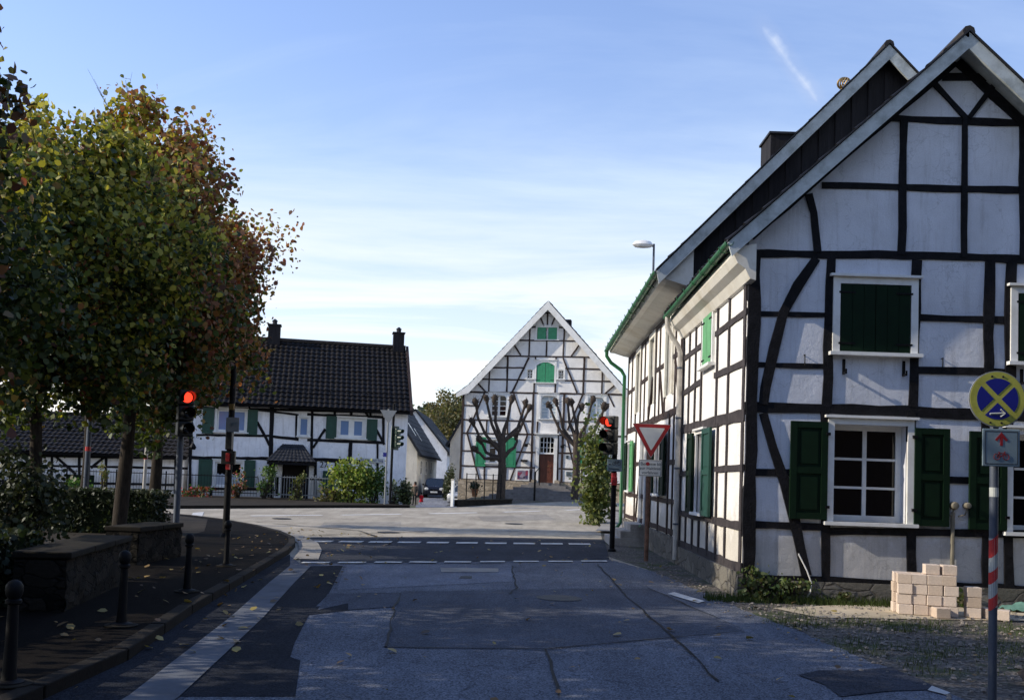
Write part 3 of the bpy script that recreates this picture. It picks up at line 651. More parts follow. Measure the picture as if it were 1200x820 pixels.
for k in (0, 1):
    a = [V((gx0-.03, yF-.05, gz0+.0)), V((xr, yF-.05, zr+.03))]
    if k: a = [V((2*xr-p.x, p.y, p.z)) for p in a]
    d = V((0, .1, 0)); up = V((0, 0, .028)); vc.hexa([a[0], a[1], a[1]+d, a[0]+d, a[0]+up, a[1]+up, a[1]+d+up, a[0]+d+up])
vc.build('verge_capping', M['tile2'], h1)
# boxed cornice with gutter
ck = MB(); prof1 = [(2.90, 4.97), (3.20, 5.02), (3.20, 4.50), (3.12, 4.52), (3.05, 4.66), (2.94, 4.74), (2.88, 4.86)]
ck.prism([(x, yF+.06, z) for x, z in prof1], (0, 5.75, 0)); ck.build('cornice', M['soffit'], h1)
gt = MB(); half_pipe(gt, (2.80, yF-.03, 5.02), (2.80, 18.95, 4.96), .062); gut = gt.build('gutter', M['gutter'], h1, smooth=True)
gh = MB()
for k in range(8):
    gh = MB(); y = 13.4+k*.75; gh.tube([(2.72, y, 5.02), (2.725, y, 4.98), (2.75, y, 4.945), (2.80, y, 4.93), (2.86, y, 4.95), (2.93, y, 4.92)], .008, 5)
    gh.build('gutter_bracket', M['gutter'], gut)
dp = MB(); dp.tube([(2.80, 18.7, 4.92), (2.80, 18.7, 4.72), (2.88, 18.7, 4.55), (3.02, 18.7, 4.35), (3.07, 18.7, 4.2), (3.07, 18.7, .1)], .05, 10); dpo = dp.build('downpipe', M['zinc'], h1, smooth=True)
dc = MB()
for z in (.8, 1.9, 2.9, 3.9): dc.lathe([(.058, -.02), (.062, 0), (.058, .02)], (3.07, 18.7, z), 10)
dc.build('pipe_clamp', M['steel'], dpo)
# meter cups and conduit, loose wire, wall pins
mt = MB(); q = FG.px(1115, 598)
mt.tube([FG.P(q[0], .35, .04), FG.P(q[0], q[1]-.02, .04)], .028, 8); mt.build('conduit', M['cup'], h1, smooth=True)
for (x, y, s) in ((1116, 592, .055), (1131, 592, .045)):
    q = FG.px(x, y); b = MB(); b.lathe([(s*.3, 0), (s, .01), (s, .09), (s*.8, .12), (s*.3, .125)], FG.P(q[0], q[1], 0), 14, lat((0, -1, 0))); b.tube([FG.P(q[0], q[1]-.05, .06), FG.P(q[0]-.03, q[1]-.13, .06), FG.P(q[0]-.12, q[1]-.16, .05)], .012, 6); b.build('meter_cup', M['cup'], h1, smooth=True)
wr = MB(); wr.tube([FG.P(*FG.px(x, y), .07) for x, y in ((934, 648), (938, 656), (944, 668), (949, 682), (948, 692), (944, 699))], .010, 6); wr.build('loose_cable', M['white'], h1, smooth=True)
for (x, y) in ((942, 422), (1103, 426)):
    pn = MB(); q = FG.px(x, y); pn.tube([FG.P(q[0], q[1]+.08, .05), FG.P(q[0], q[1]-.08, .05)], .008, 5); pn.tube([FG.P(q[0], q[1]+.07, 0), FG.P(q[0], q[1]+.07, .06)], .008, 5)
    pn.build('wall_pin', M['iron'], h1)

# ================================================================== SECOND HOUSE (right, behind, slate gable)
Y2 = 18.9; Y2e = 28.8
h2 = thing('timbered_house', 'white timbered house with dark boarded gable and green gutter, behind the near gable house', 'house', (XW, Y2, 0))
F2 = Facade(XW, YG, -90)
def uy(y): return -(y-YG)
W2 = [(uy(22.3), uy(21.3), 1.35, 2.72), (uy(28.0), uy(27.25), 1.35, 2.72)]
D2 = (uy(25.0), uy(24.05), .55, 2.75)
U2 = [(uy(a+.85), uy(a), 3.55, 5.2) for a in (20.2, 22.9, 25.7)]
F2.wall('wall', M['plaster2'], h2, uy(Y2e), uy(Y2), .5, 5.65, W2+[D2]+U2)
pl = MB(); F2.box(pl, uy(Y2e), uy(Y2+.01), -.2, .5, -.3, .07); pl.build('plinth', M['plinth'], h2)
ts = MB()
yz([[.2, (18.9, 3.12), (28.8, 3.12)], [.14, (18.9, .58), (28.8, .58)], [.13, (18.9, 1.22), (28.8, 1.22)], [.12, (18.9, 2.05), (20.4, 2.05)], [.12, (23.1, 2.1), (23.9, 2.1)], [.12, (25.2, 2.1), (26.4, 2.1)], [.12, (18.9, 4.3), (20.1, 4.3)], [.12, (21.2, 4.3), (22.8, 4.3)], [.12, (23.9, 4.3), (25.6, 4.3)], [.12, (26.7, 4.3), (28.8, 4.3)], [.13, (18.9, 5.35), (28.8, 5.35)],
 [.13, (19.05, .5), (19.05, 5.4)], [.12, (19.8, .5), (19.8, 5.4)], [.12, (21.25, 3.1), (21.25, 5.4)], [.12, (22.1, 3.1), (22.1, 5.4)], [.12, (22.75, 3.1), (22.75, 5.4)], [.12, (23.95, .5), (23.95, 5.4)], [.12, (24.8, 3.1), (24.8, 5.4)], [.12, (25.15, .5), (25.15, 3.1)], [.12, (25.6, 3.1), (25.6, 5.4)], [.12, (26.7, 3.1), (26.7, 5.4)], [.12, (27.7, 3.1), (27.7, 5.4)], [.14, (28.7, .5), (28.7, 5.4)],
 [.12, (20.4, .5), (20.4, 3.1)], [.12, (23.15, .5), (23.15, 3.1)], [.12, (21.8, .5), (21.8, 1.3)], [.12, (26.35, .5), (26.35, 3.1)], [.11, (21.4, 3.2), (22.0, 4.2)], [.11, (23.2, 4.2), (23.9, 3.2)], [.11, (26.0, .6), (25.3, 1.9)], [.11, (19.1, 3.2), (19.8, 4.2)]], F=F2)
ts.build('timber_frame', M['timber_b'], h2)
for r in W2:
    F2.window(h2, r, casing=.06, recess=.12, cols=2, rows=3)
    F2.shutter(h2, (r[1]+.06, r[1]+.06+.62, r[2]-.02, r[3]+.04), 'green' if r[0] > -10 else 'greenL', hinge=0, n0=.06); F2.shutter(h2, (r[0]-.62, r[0]-.06, r[2]-.02, r[3]+.04), 'green', hinge=0, n0=.06)
for r in U2: F2.window(h2, r, casing=.14, recess=.06, cols=2, rows=4, framem='soffit', proud=.05, gl='glassg', head=False, sill=False)
dr = MB(); F2.box(dr, D2[0]+.03, D2[1]-.03, D2[2], D2[3]-.03, -.14, -.08); F2.box(dr, D2[0]+.2, D2[1]-.2, D2[2]+.15, D2[2]+.9, -.08, -.06); F2.box(dr, D2[0]+.2, D2[1]-.2, D2[2]+1.05, D2[3]-.2, -.08, -.06); dro = dr.build('door', M['white'], h2)
df = MB(); F2.box(df, D2[0]-.12, D2[0], D2[2], D2[3]+.1, -.02, .07); F2.box(df, D2[1], D2[1]+.12, D2[2], D2[3]+.1, -.02, .07); F2.box(df, D2[0], D2[1], D2[3], D2[3]+.1, -.02, .068); df.build('frame', M['white'], dro)
dh = MB(); dh.tube([F2.P(D2[1]-.14, 1.55, -.06), F2.P(D2[1]-.14, 1.55, -.01), F2.P(D2[1]-.26, 1.55, -.01)], .012, 6); dh.build('handle', M['copper'], dro)
st = MB()
for k, (z, n) in enumerate(((.55, .38), (.38, .62), (.20, .86))):
    st.box((XW-.07-n/2, 24.3, z/2-.1), (n, 1.7+.02*k, z+.2-.001*k)); 
st.build('front_steps', M['step'], h2, bevel=.01)
# roof: eave X=2.5,z=5.66 ; ridge
g2x, g2z = 2.50, 5.72; r2 = Facade(0, 18.05, 0).px(1043, 53); r2x, r2z = r2; y2f, y2b = 18.1, 29.1
rt = MB(); tile_slope(rt, (g2x, y2f, g2z), (g2x, y2b, g2z), (r2x, y2b, r2z), (r2x, y2f, r2z)); tile_slope(rt, (2*r2x-g2x, y2b, g2z), (2*r2x-g2x, y2f, g2z), (r2x, y2f, r2z), (r2x, y2b, r2z))
roof2 = rt.build('roof', M['tile2'], h2)
rs = MB(); slab(rs, (g2x, y2f+.03, g2z-.003), (g2x, y2b, g2z-.003), (r2x, y2b, r2z-.003), (r2x, y2f+.03, r2z-.003), .06); slab(rs, (2*r2x-g2x, y2b, g2z-.003), (2*r2x-g2x, y2f+.03, g2z-.003), (r2x+.002, y2f+.03, r2z-.003), (r2x+.002, y2b, r2z-.003), .06); rs.build('roof_boards', M['verge'], roof2)
rg = MB(); rg.tube([(r2x, y2f-.02, r2z+.03), (r2x, y2b, r2z+.03)], .1, 8); rg.build('ridge_tiles', M['ridge'], roof2)
vb = MB(); wv = .22
for k in (0, 1):
    p = [(g2x-.03, g2z-.02), (r2x, r2z+.02), (r2x, r2z+.02-wv*1.35), (g2x+.02, g2z-wv*1.2)]
    if k: p = [(2*r2x-x, z) for x, z in p]
    vb.prism([(x, y2f-.03+.002*k, z) for x, z in p], (0, .04, 0))
vb.build('bargeboard', M['verge'], h2)
vc = MB()
for k in (0, 1):
    a = [V((g2x-.04, y2f-.06, g2z+.0)), V((r2x, y2f-.06, r2z+.04))]
    if k: a = [V((2*r2x-p.x, p.y, p.z)) for p in a]
    d = V((0, .12, 0)); up = V((0, 0, .03)); vc.hexa([a[0], a[1], a[1]+d, a[0]+d, a[0]+up, a[1]+up, a[1]+d+up, a[0]+d+up])
vc.build('verge_capping', M['tile2'], h2)
# dark boarded gable
gb = MB(); s2 = (r2z-g2z)/(r2x-g2x); x = XW+.06
while x < 2*r2x-XW-.01:
    x2 = min(x+.16, 2*r2x-XW); f = lambda q: r2z-.09-abs(q-r2x)*s2
    yy = 18.30 if int(round(x/.16)) % 2 else 18.325
    if x < r2x < x2: pts = [(x, 4.7), (x2, 4.7), (x2, f(x2)), (r2x, f(r2x)), (x, f(x))]
    else: pts = [(x, 4.7), (x2, 4.7), (x2, f(x2)), (x, f(x))]
    gb.prism([(a, yy, b) for a, b in pts], (0, .03, 0)); x = x2
gb.build('gable_boarding', M['slate'], h2)
bk = MB(); bk.prism([(XW+.02, 28.75, -.1), (2*r2x-XW, 28.75, -.1), (2*r2x-XW, 28.75, f(XW)-.05), (r2x, 28.75, r2z-.2), (XW+.02, 28.75, f(XW)-.05)], (0, .1, 0)); bk.box((2*r2x-XW-.02, 23.8, 2.8), (.1, 9.8, 5.8)); bk.build('wall', M['render'], h2)
# wide cream soffit and gutter
ck = MB(); ck.prism([(2.56, y2f+.08, 5.66), (3.2, y2f+.08, 6.2), (3.2, y2f+.08, 5.44), (3.02, y2f+.08, 5.47), (2.72, y2f+.08, 5.56), (2.60, y2f+.08, 5.57)], (0, 10.85, 0)); ck.build('cornice', M['soffit'], h2)
gt = MB(); half_pipe(gt, (2.48, y2f-.03, 5.72), (2.48, 29.05, 5.64), .07); gut = gt.build('gutter', M['gutter'], h2, smooth=True)
gh = MB()
for k in range(14):
    gh = MB(); y = 18.4+k*.78; gh.tube([(2.39, y, 5.72), (2.40, y, 5.67), (2.43, y, 5.625), (2.48, y, 5.61), (2.56, y, 5.62), (2.62, y, 5.58)], .009, 5)
    gh.build('gutter_bracket', M['gutter'], gut)
dp = MB(); dp.tube([(2.48, 28.9, 5.6), (2.48, 28.9, 5.45), (2.62, 28.9, 5.25), (2.95, 28.9, 5.02), (3.05, 28.9, 4.85), (3.05, 28.9, .35), (2.95, 28.9, .2), (2.80, 28.9, .1)], .055, 10); dpo = dp.build('downpipe', M['gutter'], h2, smooth=True)
# chimney and vent
ch = MB(); q = Facade(0, 21.6, 0); c0 = q.px(903, 170); c1 = q.px(936, 158); zt = q.px(915, 157)[1]
ch.box(((c0[0]+c1[0])/2, 22.05, zt-1.3), (c1[0]-c0[0], .9, 2.6)); cho = ch.build('chimney', M['slate'], h2)
ch = MB(); ch.box(((c0[0]+c1[0])/2, 22.05, zt+.02), (c1[0]-c0[0]+.08, .98, .05)); ch.build('chimney_cap', M['tile2'], cho)
q = Facade(0, 21.5, 0).px(989, 98); vt = MB()
vt.tube([(q[0], 21.5, q[1]-.9), (q[0], 21.5, q[1]-.1)], .07, 10)
for k in range(14):
    a = 2*math.pi*k/14; pts = [(q[0]+math.cos(a+t*.5)*.15*math.sin(t), 21.5+math.sin(a+t*.5)*.15*math.sin(t), q[1]-math.cos(t)*.13) for t in [math.pi*j/8 for j in range(9)]]
    vt.tube(pts, .014, 4)
vt.build('roof_vent', M['copper'], h2)

# street lamp behind the second house
q = Facade(0, 35, 0); lp = q.px(766, 300); zt = q.px(766, 286)[1]
sl_ = thing('street_lamp', 'tall street lamp with white head standing behind the roof of the second house', 'street lamp', (lp[0], 35, H(lp[0], 35)))
b = MB(); b.tube([(lp[0], 35, .2), (lp[0], 35, 4), (lp[0], 35, zt)], [.09, .07, .04], 10); b.build('pole', M['steel'], sl_, smooth=True)
b = MB(); b.tube([(lp[0], 35, zt-.1), (lp[0]-.2, 34.98, zt-.05)], .03, 8); b.build('arm', M['steel'], sl_)
b = MB(); zh = zt-.05; vs = []
b.lathe([(.05, -.07), (.2, -.05), (.26, 0), (.2, .07), (.08, .1)], (0, 0, 0), 14); b.v = [(lp[0]-.42+x*1.55, 34.98+y*.8, zh+z*1.7) for x, y, z in b.v]; b.build('lamp_head', M['white'], sl_, smooth=True)

# ================================================================== CENTRE HOUSE
c0 = Facade(0, 59, 0).px(537, 585); FC = Facade(c0[0], 59, -9); D = 58.0
h3 = thing('timbered_house', 'tall white timbered house with symmetrical gable, brown door and stone base at the street end', 'house', (c0[0], 59, H(c0[0], 59)))
def cA(x, y): return (520+x/5.4545, 340+y/5.4545)
def cB(x, y): return (520+x/5.4545, 460+y/5.4545)
Lc = FC.px(*cB(130, 10))[0]; apc = FC.px(*cA(668, 75), .5); zE = FC.px(541, 461, .5)[1]
auc = apc[0]; RcU = auc*2-Lc; sc3 = (apc[1]-zE)/(auc-FC.px(535, 461, .5)[0])
rC = {}
rC['a'] = FC.rect(*cB(300, 15), *cB(402, 152)); rC['b'] = FC.rect(*cB(620, 20), *cB(722, 168)); rC['c'] = FC.rect(*cB(920, 28), *cB(1025, 165))
rC['g1'] = FC.rect(*cB(285, 300), *cB(385, 450)); rC['g2'] = FC.rect(*cB(905, 310), *cB(985, 465))
rC['s1'] = FC.rect(*cA(532, 507), *cA(568, 565)); rC['s2'] = FC.rect(*cA(732, 510), *cA(766, 568))
rC['m'] = FC.rect(*cA(592, 460), *cA(708, 590)); rC['t'] = FC.rect(*cA(597, 238), *cA(725, 316))
rD = FC.rect(*cB(608, 280), *cB(704, 574))
th = math.atan(sc3)
zb = FC.px(*cB(400, 562))[1]
FC.wall('wall', M['plaster2'], h3, Lc, RcU, zb, apc[1], list(rC.values())+[rD], [((auc, apc[1]-.25), (-math.sin(th), math.cos(th))), ((auc, apc[1]-.25), (math.sin(th), math.cos(th)))])
sw = MB()   # side and back walls
dep = 14.0
for (ua, ub, na, nb) in ((Lc, Lc, 0, -dep), (RcU, RcU, 0, -dep)):
    sw.add([FC.P(ua, -.6, na), FC.P(ub, -.6, nb), FC.P(ub, zE+.3, nb), FC.P(ua, zE+.3, na)], [(0, 1, 2, 3)])
sw.add([FC.P(Lc, -.6, -dep), FC.P(RcU, -.6, -dep), FC.P(RcU, zE, -dep), FC.P(auc, apc[1]-.3, -dep), FC.P(Lc, zE, -dep)], [(0, 1, 2, 3, 4)])
sw.build('wall', M['plaster2'], h3)
tb = MB()
a_ = cA; b_ = cB
lst = [[a_(640, 145), a_(693, 145)], [a_(547, 235), a_(590, 236)], [a_(730, 237), a_(775, 238)], [a_(462, 320), a_(858, 324)], [1.7, a_(365, 420), a_(948, 428)], [a_(295, 494), a_(520, 496)], [a_(775, 500), a_(1020, 505)], [a_(220, 568), a_(523, 573)], [a_(775, 577), a_(1085, 583)], [2.0, a_(150, 650), a_(1190, 667)],
 [b_(125, 80), b_(200, 83)], [b_(125, 172), b_(560, 182)], [b_(742, 183), b_(905, 188)], [1.8, b_(112, 258), b_(560, 266), b_(608, 267)], [1.8, b_(733, 270), b_(1190, 280)], [b_(110, 370), b_(205, 373)], [b_(462, 378), b_(600, 382)], [b_(735, 385), b_(868, 388)], [b_(110, 466), b_(600, 480)], [b_(735, 485), b_(1190, 496)], [2.2, b_(98, 552), b_(600, 570)], [2.2, b_(722, 574), b_(1190, 588)],
 [a_(665, 145), a_(663, 232)], [a_(552, 235), a_(545, 420)], [a_(772, 238), a_(763, 425)], [a_(659, 325), a_(656, 420)], [2.2, a_(410, 425), a_(403, 650)], [2.2, a_(900, 430), a_(890, 660)], [a_(295, 493), a_(288, 650)], [a_(1015, 505), a_(1010, 660)], [a_(587, 425), a_(587, 452)], [a_(718, 425), a_(718, 452)], [a_(578, 590), a_(576, 655)], [a_(714, 600), a_(712, 655)],
 [2.6, b_(128, -5), b_(105, 555)], [2.6, b_(575, -5), b_(557, 568)], [2.6, b_(772, 5), b_(752, 575)], [1.8, b_(600, 185), b_(583, 568)], [1.8, b_(733, 185), b_(727, 575)], [b_(276, 175), b_(272, 262)], [b_(410, 0), b_(408, 262)], [b_(262, 470), b_(258, 555)], [b_(398, 475), b_(394, 560)], [b_(883, 490), b_(880, 580)], [b_(905, 190), b_(903, 275)], [2.6, b_(1200, 5), b_(1180, 590)],
 [a_(615, 165), a_(642, 230)], [a_(712, 168), a_(688, 230)], [a_(445, 340), a_(492, 415)], [a_(870, 343), a_(815, 422)], [2.0, a_(545, 430), a_(436, 655)], [2.0, a_(762, 432), a_(852, 655)], [a_(205, 580), a_(268, 648)], [a_(1100, 600), a_(1030, 662)], [1.8, b_(262, 0), b_(150, 255)], [1.8, b_(150, 260), b_(225, 550)], [1.8, b_(445, 0), b_(535, 262)], [1.8, b_(535, 270), b_(425, 560)], [1.8, b_(892, 5), b_(790, 240)], [1.8, b_(783, 270), b_(832, 470)], [1.8, b_(1050, 5), b_(1090, 90)]]
FC.beams_px(tb, lst, 1.7, D); tb.build('timber_frame', M['timber_b'], h3)
FC.window(h3, rC['a'], sashes=2, cols=1, rows=4, arch=True, casing=.14, gl='glass', recess=.12, fr=.07, bar=.04)
FC.window(h3, rC['b'], sashes=2, cols=1, rows=6, arch=True, casing=.14, gl='glassg', recess=.12, fr=.07, bar=.04)
FC.window(h3, rC['c'], sashes=2, cols=1, rows=2, arch=True, casing=.14, gl='glassg', recess=.12, fr=.07, bar=.04)
FC.window(h3, rC['g1'], sashes=2, cols=1, rows=3, arch=True, casing=.14, recess=.12, fr=.07, bar=.04); FC.window(h3, rC['g2'], sashes=2, cols=1, rows=2, arch=True, casing=.14, recess=.12, fr=.07, bar=.04)
FC.window(h3, rC['s1'], cols=2, rows=3, arch=True, casing=.1, recess=.08, fr=.05, head=False); FC.window(h3, rC['s2'], cols=2, rows=3, arch=True, casing=.1, recess=.08, fr=.05, head=False)
FC.window(h3, rC['m'], casing=.12, recess=.1); r = rC['m']; mid = (r[0]+r[1])/2
FC.shutter(h3, (r[0]+.02, mid-.01, r[2], r[3]-.02), 'green2', n0=-.02, boards=True, hinge=1, label='bright green loft shutter with rounded top'); FC.shutter(h3, (mid+.01, r[1]-.02, r[2], r[3]-.02), 'green2', n0=-.02, boards=True, hinge=2)
ar = MB(); rise = .22; K = 14
for k in range(K):
    a, b = lerp(r[0], r[1], k/K), lerp(r[0], r[1], (k+1)/K); g = lambda u: r[3]-rise*((u-mid)/((r[1]-r[0])/2))**2
    ar.add([FC.P(a, g(a), .035), FC.P(b, g(b), .035), FC.P(b, r[3]+.01, .035), FC.P(a, r[3]+.01, .035)], [(0, 1, 2, 3)])
ar.build('arched_head', M['white'], h3)
r = rC['t']; w_ = (r[1]-r[0]); FC.window(h3, r, casing=.1, recess=.1, sashes=2)
FC.shutter(h3, (r[0]+.01, r[0]+w_*.44, r[2], r[3]-.01), 'green2', n0=-.02, boards=True, hinge=0); FC.shutter(h3, (r[0]+w_*.56, r[1]-.01, r[2], r[3]-.01), 'green2', n0=-.02, boards=True, hinge=0)
for q in ((cB(207, 283), cB(270, 470)), (cB(397, 286), cB(463, 475)), (cB(868, 300), cB(897, 485)), (cB(990, 300), cB(1050, 490))):
    FC.shutter(h3, FC.rect(*q[0], *q[1]), 'green2', n0=.06, hinge=0)
# door
u0, u1, z0, z1 = rD; zf = FC.px(*cB(650, 388))[1]
d = MB(); FC.box(d, u0+.04, u1-.04, z0, zf-.05, -.14, -.09)
for i in (0, 1):
    for j in range(3):
        a = lerp(u0+.1, u1-.1, i/2)+.05; b = lerp(u0+.1, u1-.1, (i+1)/2)-.05; c = lerp(z0+.1, zf-.1, j/3)+.05; e = lerp(z0+.1, zf-.1, (j+1)/3)-.05; FC.box(d, a, b, c, e, -.09, -.07)
do = d.build('door', M['door'], h3)
d = MB(); d.tube([FC.P((u0+u1)/2+.08, z0+1.0, -.07), FC.P((u0+u1)/2+.08, z0+1.0, -.02), FC.P((u0+u1)/2+.18, z0+1.0, -.02)], .015, 6); d.build('handle', M['copper'], do)
FC.window(h3, (u0, u1, zf, z1), cols=4, rows=3, arch=True, casing=0, recess=.08, fr=.05, sill=False)
d = MB(); FC.box(d, u0-.2, u0, z0-.05, z1+.1, -.1, .08); FC.box(d, u1, u1+.2, z0-.05, z1+.1, -.1, .08); FC.box(d, u0, u1, z1, z1+.12, -.1, .078); FC.box(d, u0-.3, u1+.3, z1+.12, z1+.2, -.1, .2); FC.box(d, u0, u1, zf-.04, zf+.03, -.12, .03); d.build('door_surround', M['white'], h3)
# roof
n_f, n_b = .55, -dep-.3; eu = FC.px(535, 461, .5)[0]; ez = zE; eu2 = 2*auc-eu
P = FC.P; az = apc[1]+.05
kick = lambda side: None
rt = MB(); k1u = lerp(eu, auc, .14); k1z = lerp(ez, az, .10)   # slight sprocket at the eave
tile_slope(rt, P(eu, ez, n_b), P(eu, ez, n_f), P(k1u, k1z, n_f), P(k1u, k1z, n_b), .3, .36); tile_slope(rt, P(k1u, k1z, n_b), P(k1u, k1z, n_f), P(auc, az, n_f), P(auc, az, n_b), .3, .36)
m1u = 2*auc-k1u; tile_slope(rt, P(eu2, ez, n_f), P(eu2, ez, n_b), P(m1u, k1z, n_b), P(m1u, k1z, n_f), .3, .36); tile_slope(rt, P(m1u, k1z, n_f), P(m1u, k1z, n_b), P(auc, az, n_b), P(auc, az, n_f), .3, .36)
rt.build('roof', M['tile2'], h3)
vb = MB(); wv = .42
for sg in (1, -1):
    f = (lambda u: u) if sg == 1 else (lambda u: 2*auc-u)
    for (a, b) in (((eu, ez), (k1u, k1z)), ((k1u, k1z), (auc, az))):
        vb.prism([P(f(a[0]), a[1]-.02, n_f+.03+(.002 if sg == 1 else 0)), P(f(b[0]), b[1]-.02, n_f+.03), P(f(b[0]), b[1]-wv*1.3, n_f+.03), P(f(a[0]), a[1]-wv*(.55 if a[0] == eu else 1.3), n_f+.03)], -FC.n*.05)
    # boarded soffit of the verge
        vb.add([P(f(a[0]), a[1]-.1, n_f), P(f(b[0]), b[1]-.1, n_f), P(f(b[0]), b[1]-.1, -.02), P(f(a[0]), a[1]-.1, -.02)], [(0, 1, 2, 3)])
vb.build('bargeboard', M['white'], h3)
q = FC.px(*cA(780, 180), -3); b = MB(); FC.box(b, q[0]-.3, q[0]+.3, q[1]-1.6, q[1], -4, -3.4); b.build('chimney', M['slate'], h3)
# stone base and terrace steps
b = MB(); FC.box(b, Lc-.15, u0-.45, -.7, zb, -.4, .12); FC.box(b, u1+.45, RcU+.15, -.7, zb, -.4, .12); FC.box(b, u0-.45, u1+.45, -.7, z0-.12, -.4, .10); b.build('stone_base', M['stonec'], h3)
st = MB(); uc = (u0+u1)/2; zg = H(FC.P(uc, 0, 3).x, FC.P(uc, 0, 3).y); ns = 7
for k in range(ns):
    zt_ = z0-.02-(z0-zg)*k/ns; n = .8+k*.34; hw = .95+k*.42
    FC.box(st, uc-hw, uc+hw, zg-.4, zt_, .13 if k else .12, n)
st.build('entrance_steps', M['stepd'], h3)  # steps given a darker colour for the shadow they lie in
for uu in (u0-.38, u1+.12):
    b = MB(); FC.box(b, uu, uu+.3, z0-.3, z0+.16, .12, .35); b.build('door_pier', M['stonec'], h3)
b = MB(); q = FC.P(uc-.25, 0, 2.9); b.tube([(q.x, q.y, zg-.1), (q.x, q.y, zg+1.7)], .06, 8); q2 = FC.P(uc-.25, 0, 1.0); b.tube([(q.x, q.y, zg+1.65), (q2.x, q2.y, z0+.9)], .03, 8); b.tube([(q2.x, q2.y, z0-.3), (q2.x, q2.y, z0+.9)], .03, 8); b.build('handrail', M['iron'], h3)
# lamps, sign boxes, plaques on the facade
for q in ((548, 330), (778, 338)):
    c = FC.px(*cB(*q)); b = MB(); b.tube([FC.P(c[0], c[1], 0), FC.P(c[0], c[1]+.05, .25), FC.P(c[0]-.15, c[1]-.02, .4)], .03, 6); b.lathe([(.05, .08), (.13, 0), (.10, -.12)], FC.P(c[0]-.15, c[1]-.05, .4), 8); b.build('wall_lamp', M['iron'], h3)
c = FC.rect(*cB(496, 428), *cB(536, 440)); b = MB(); FC.box(b, *c, .0, .3); b.build('wall_lamp', M['dark'], h3)
c = FC.rect(*cB(465, 488), *cB(548, 562)); b = MB(); FC.box(b, *c, 0, .15); po = b.build('notice_case', M['white'], h3)
def poster():
    m, nt, b = newmat('poster print'); v = N(nt, 'ShaderNodeTexVoronoi'); v.inputs['Scale'].default_value = 5; L(nt, coord(nt), v.inputs['Vector']); r = ramp(nt, [(.2, (.02, .02, .04)), (.45, (.35, .3, .35)), (.6, (.04, .03, .09)), (.8, (.3, .03, .06))]); L(nt, v.outputs['Color'], r.inputs[0]); L(nt, r.outputs[0], b.inputs['Base Color']); return m
b = MB(); FC.box(b, c[0]+.08, c[1]-.08, c[2]+.08, c[3]-.08, .15, .16); b.build('poster', poster(), po)
for q in ((780, 400, 800, 420), (782, 505, 822, 532)):
    c = FC.rect(*cB(q[0], q[1]), *cB(q[2], q[3])); b = MB(); FC.box(b, *c, 0, .05); o_ = b.build('plaque', M['plate'], h3)
    b = MB()
    for k in range(3): zz = lerp(c[3], c[2], (k+.5)/3); FC.box(b, c[0]+.05, lerp(c[0], c[1], .85-.15*(k % 2)), zz-.025, zz+.025, .05, .055)
    b.build('lettering', M['ink'], o_)

# low terrace wall and railing posts before the centre house
A = G(536, 593.5); B = G(600, 590); 
lw = thing('terrace_wall', 'low dark stone wall at the road edge before the central house', 'wall', (A[0], A[1], H(*A)))
A, B = V(A), V(B); FT = Facade(A.x, A.y, math.degrees(math.atan2(B.y-A.y, B.x-A.x))); Lw = (B-A).length
b = MB(); FT.box(b, 0, Lw, -.3, .42, -.35, 0); b.build('stonework', M['stonew'], lw); b = MB(); FT.box(b, -.03, Lw+.03, .42, .48, -.38, .03); b.build('cap', M['cap'], lw)
gp_ = thing('gate_post', 'slim white square gate post at the left end of the terrace wall', 'post', (A.x-.1, A.y+.1, H(A.x, A.y)))
b = MB(); FT.box(b, -.19, -.06, -.2, 1.4, -.27, -.14); b.build('shaft', M['white'], gp_); b = MB(); FT.box(b, -.21, -.04, 1.4, 1.45, -.29, -.12); b.build('cap', M['step'], gp_)
FR = Facade(A.x+.3, A.y+1.5, FT and math.degrees(math.atan2(B.y-A.y, B.x-A.x)))
rl = thing('terrace_railing', 'thin iron posts joined by wires above the low terrace wall', 'railing', tuple(FR.P(0, 0)))
for k in range(5):
    b = MB(); b.tube([FR.P(k*1.0, .2, 0), FR.P(k*1.0, 1.75, 0)], .03, 6); b.build('post', M['iron'], rl)
b = MB()
for z in (.9, 1.3, 1.7): b.tube([FR.P(0, z, 0), FR.P(4, z, 0)], .012, 5)
b.build('rail_wire', M['iron'], rl)
q = G(556, 587); pp = thing('potted_plant', 'small round plant in a terracotta pot by the stone base of the central house', 'potted plant', (q[0], 55, .33)); px_ = (557-612)/1100*55
pp.location = (px_, 55, .33); WM[pp.name] = Matrix.Translation((px_, 55, .33))
b = MB(); b.lathe([(.14, 0), (.20, .4), (.22, .45), (.18, .45)], (px_, 55, .42), 14); b.build('pot', M['terra'], pp, smooth=True)

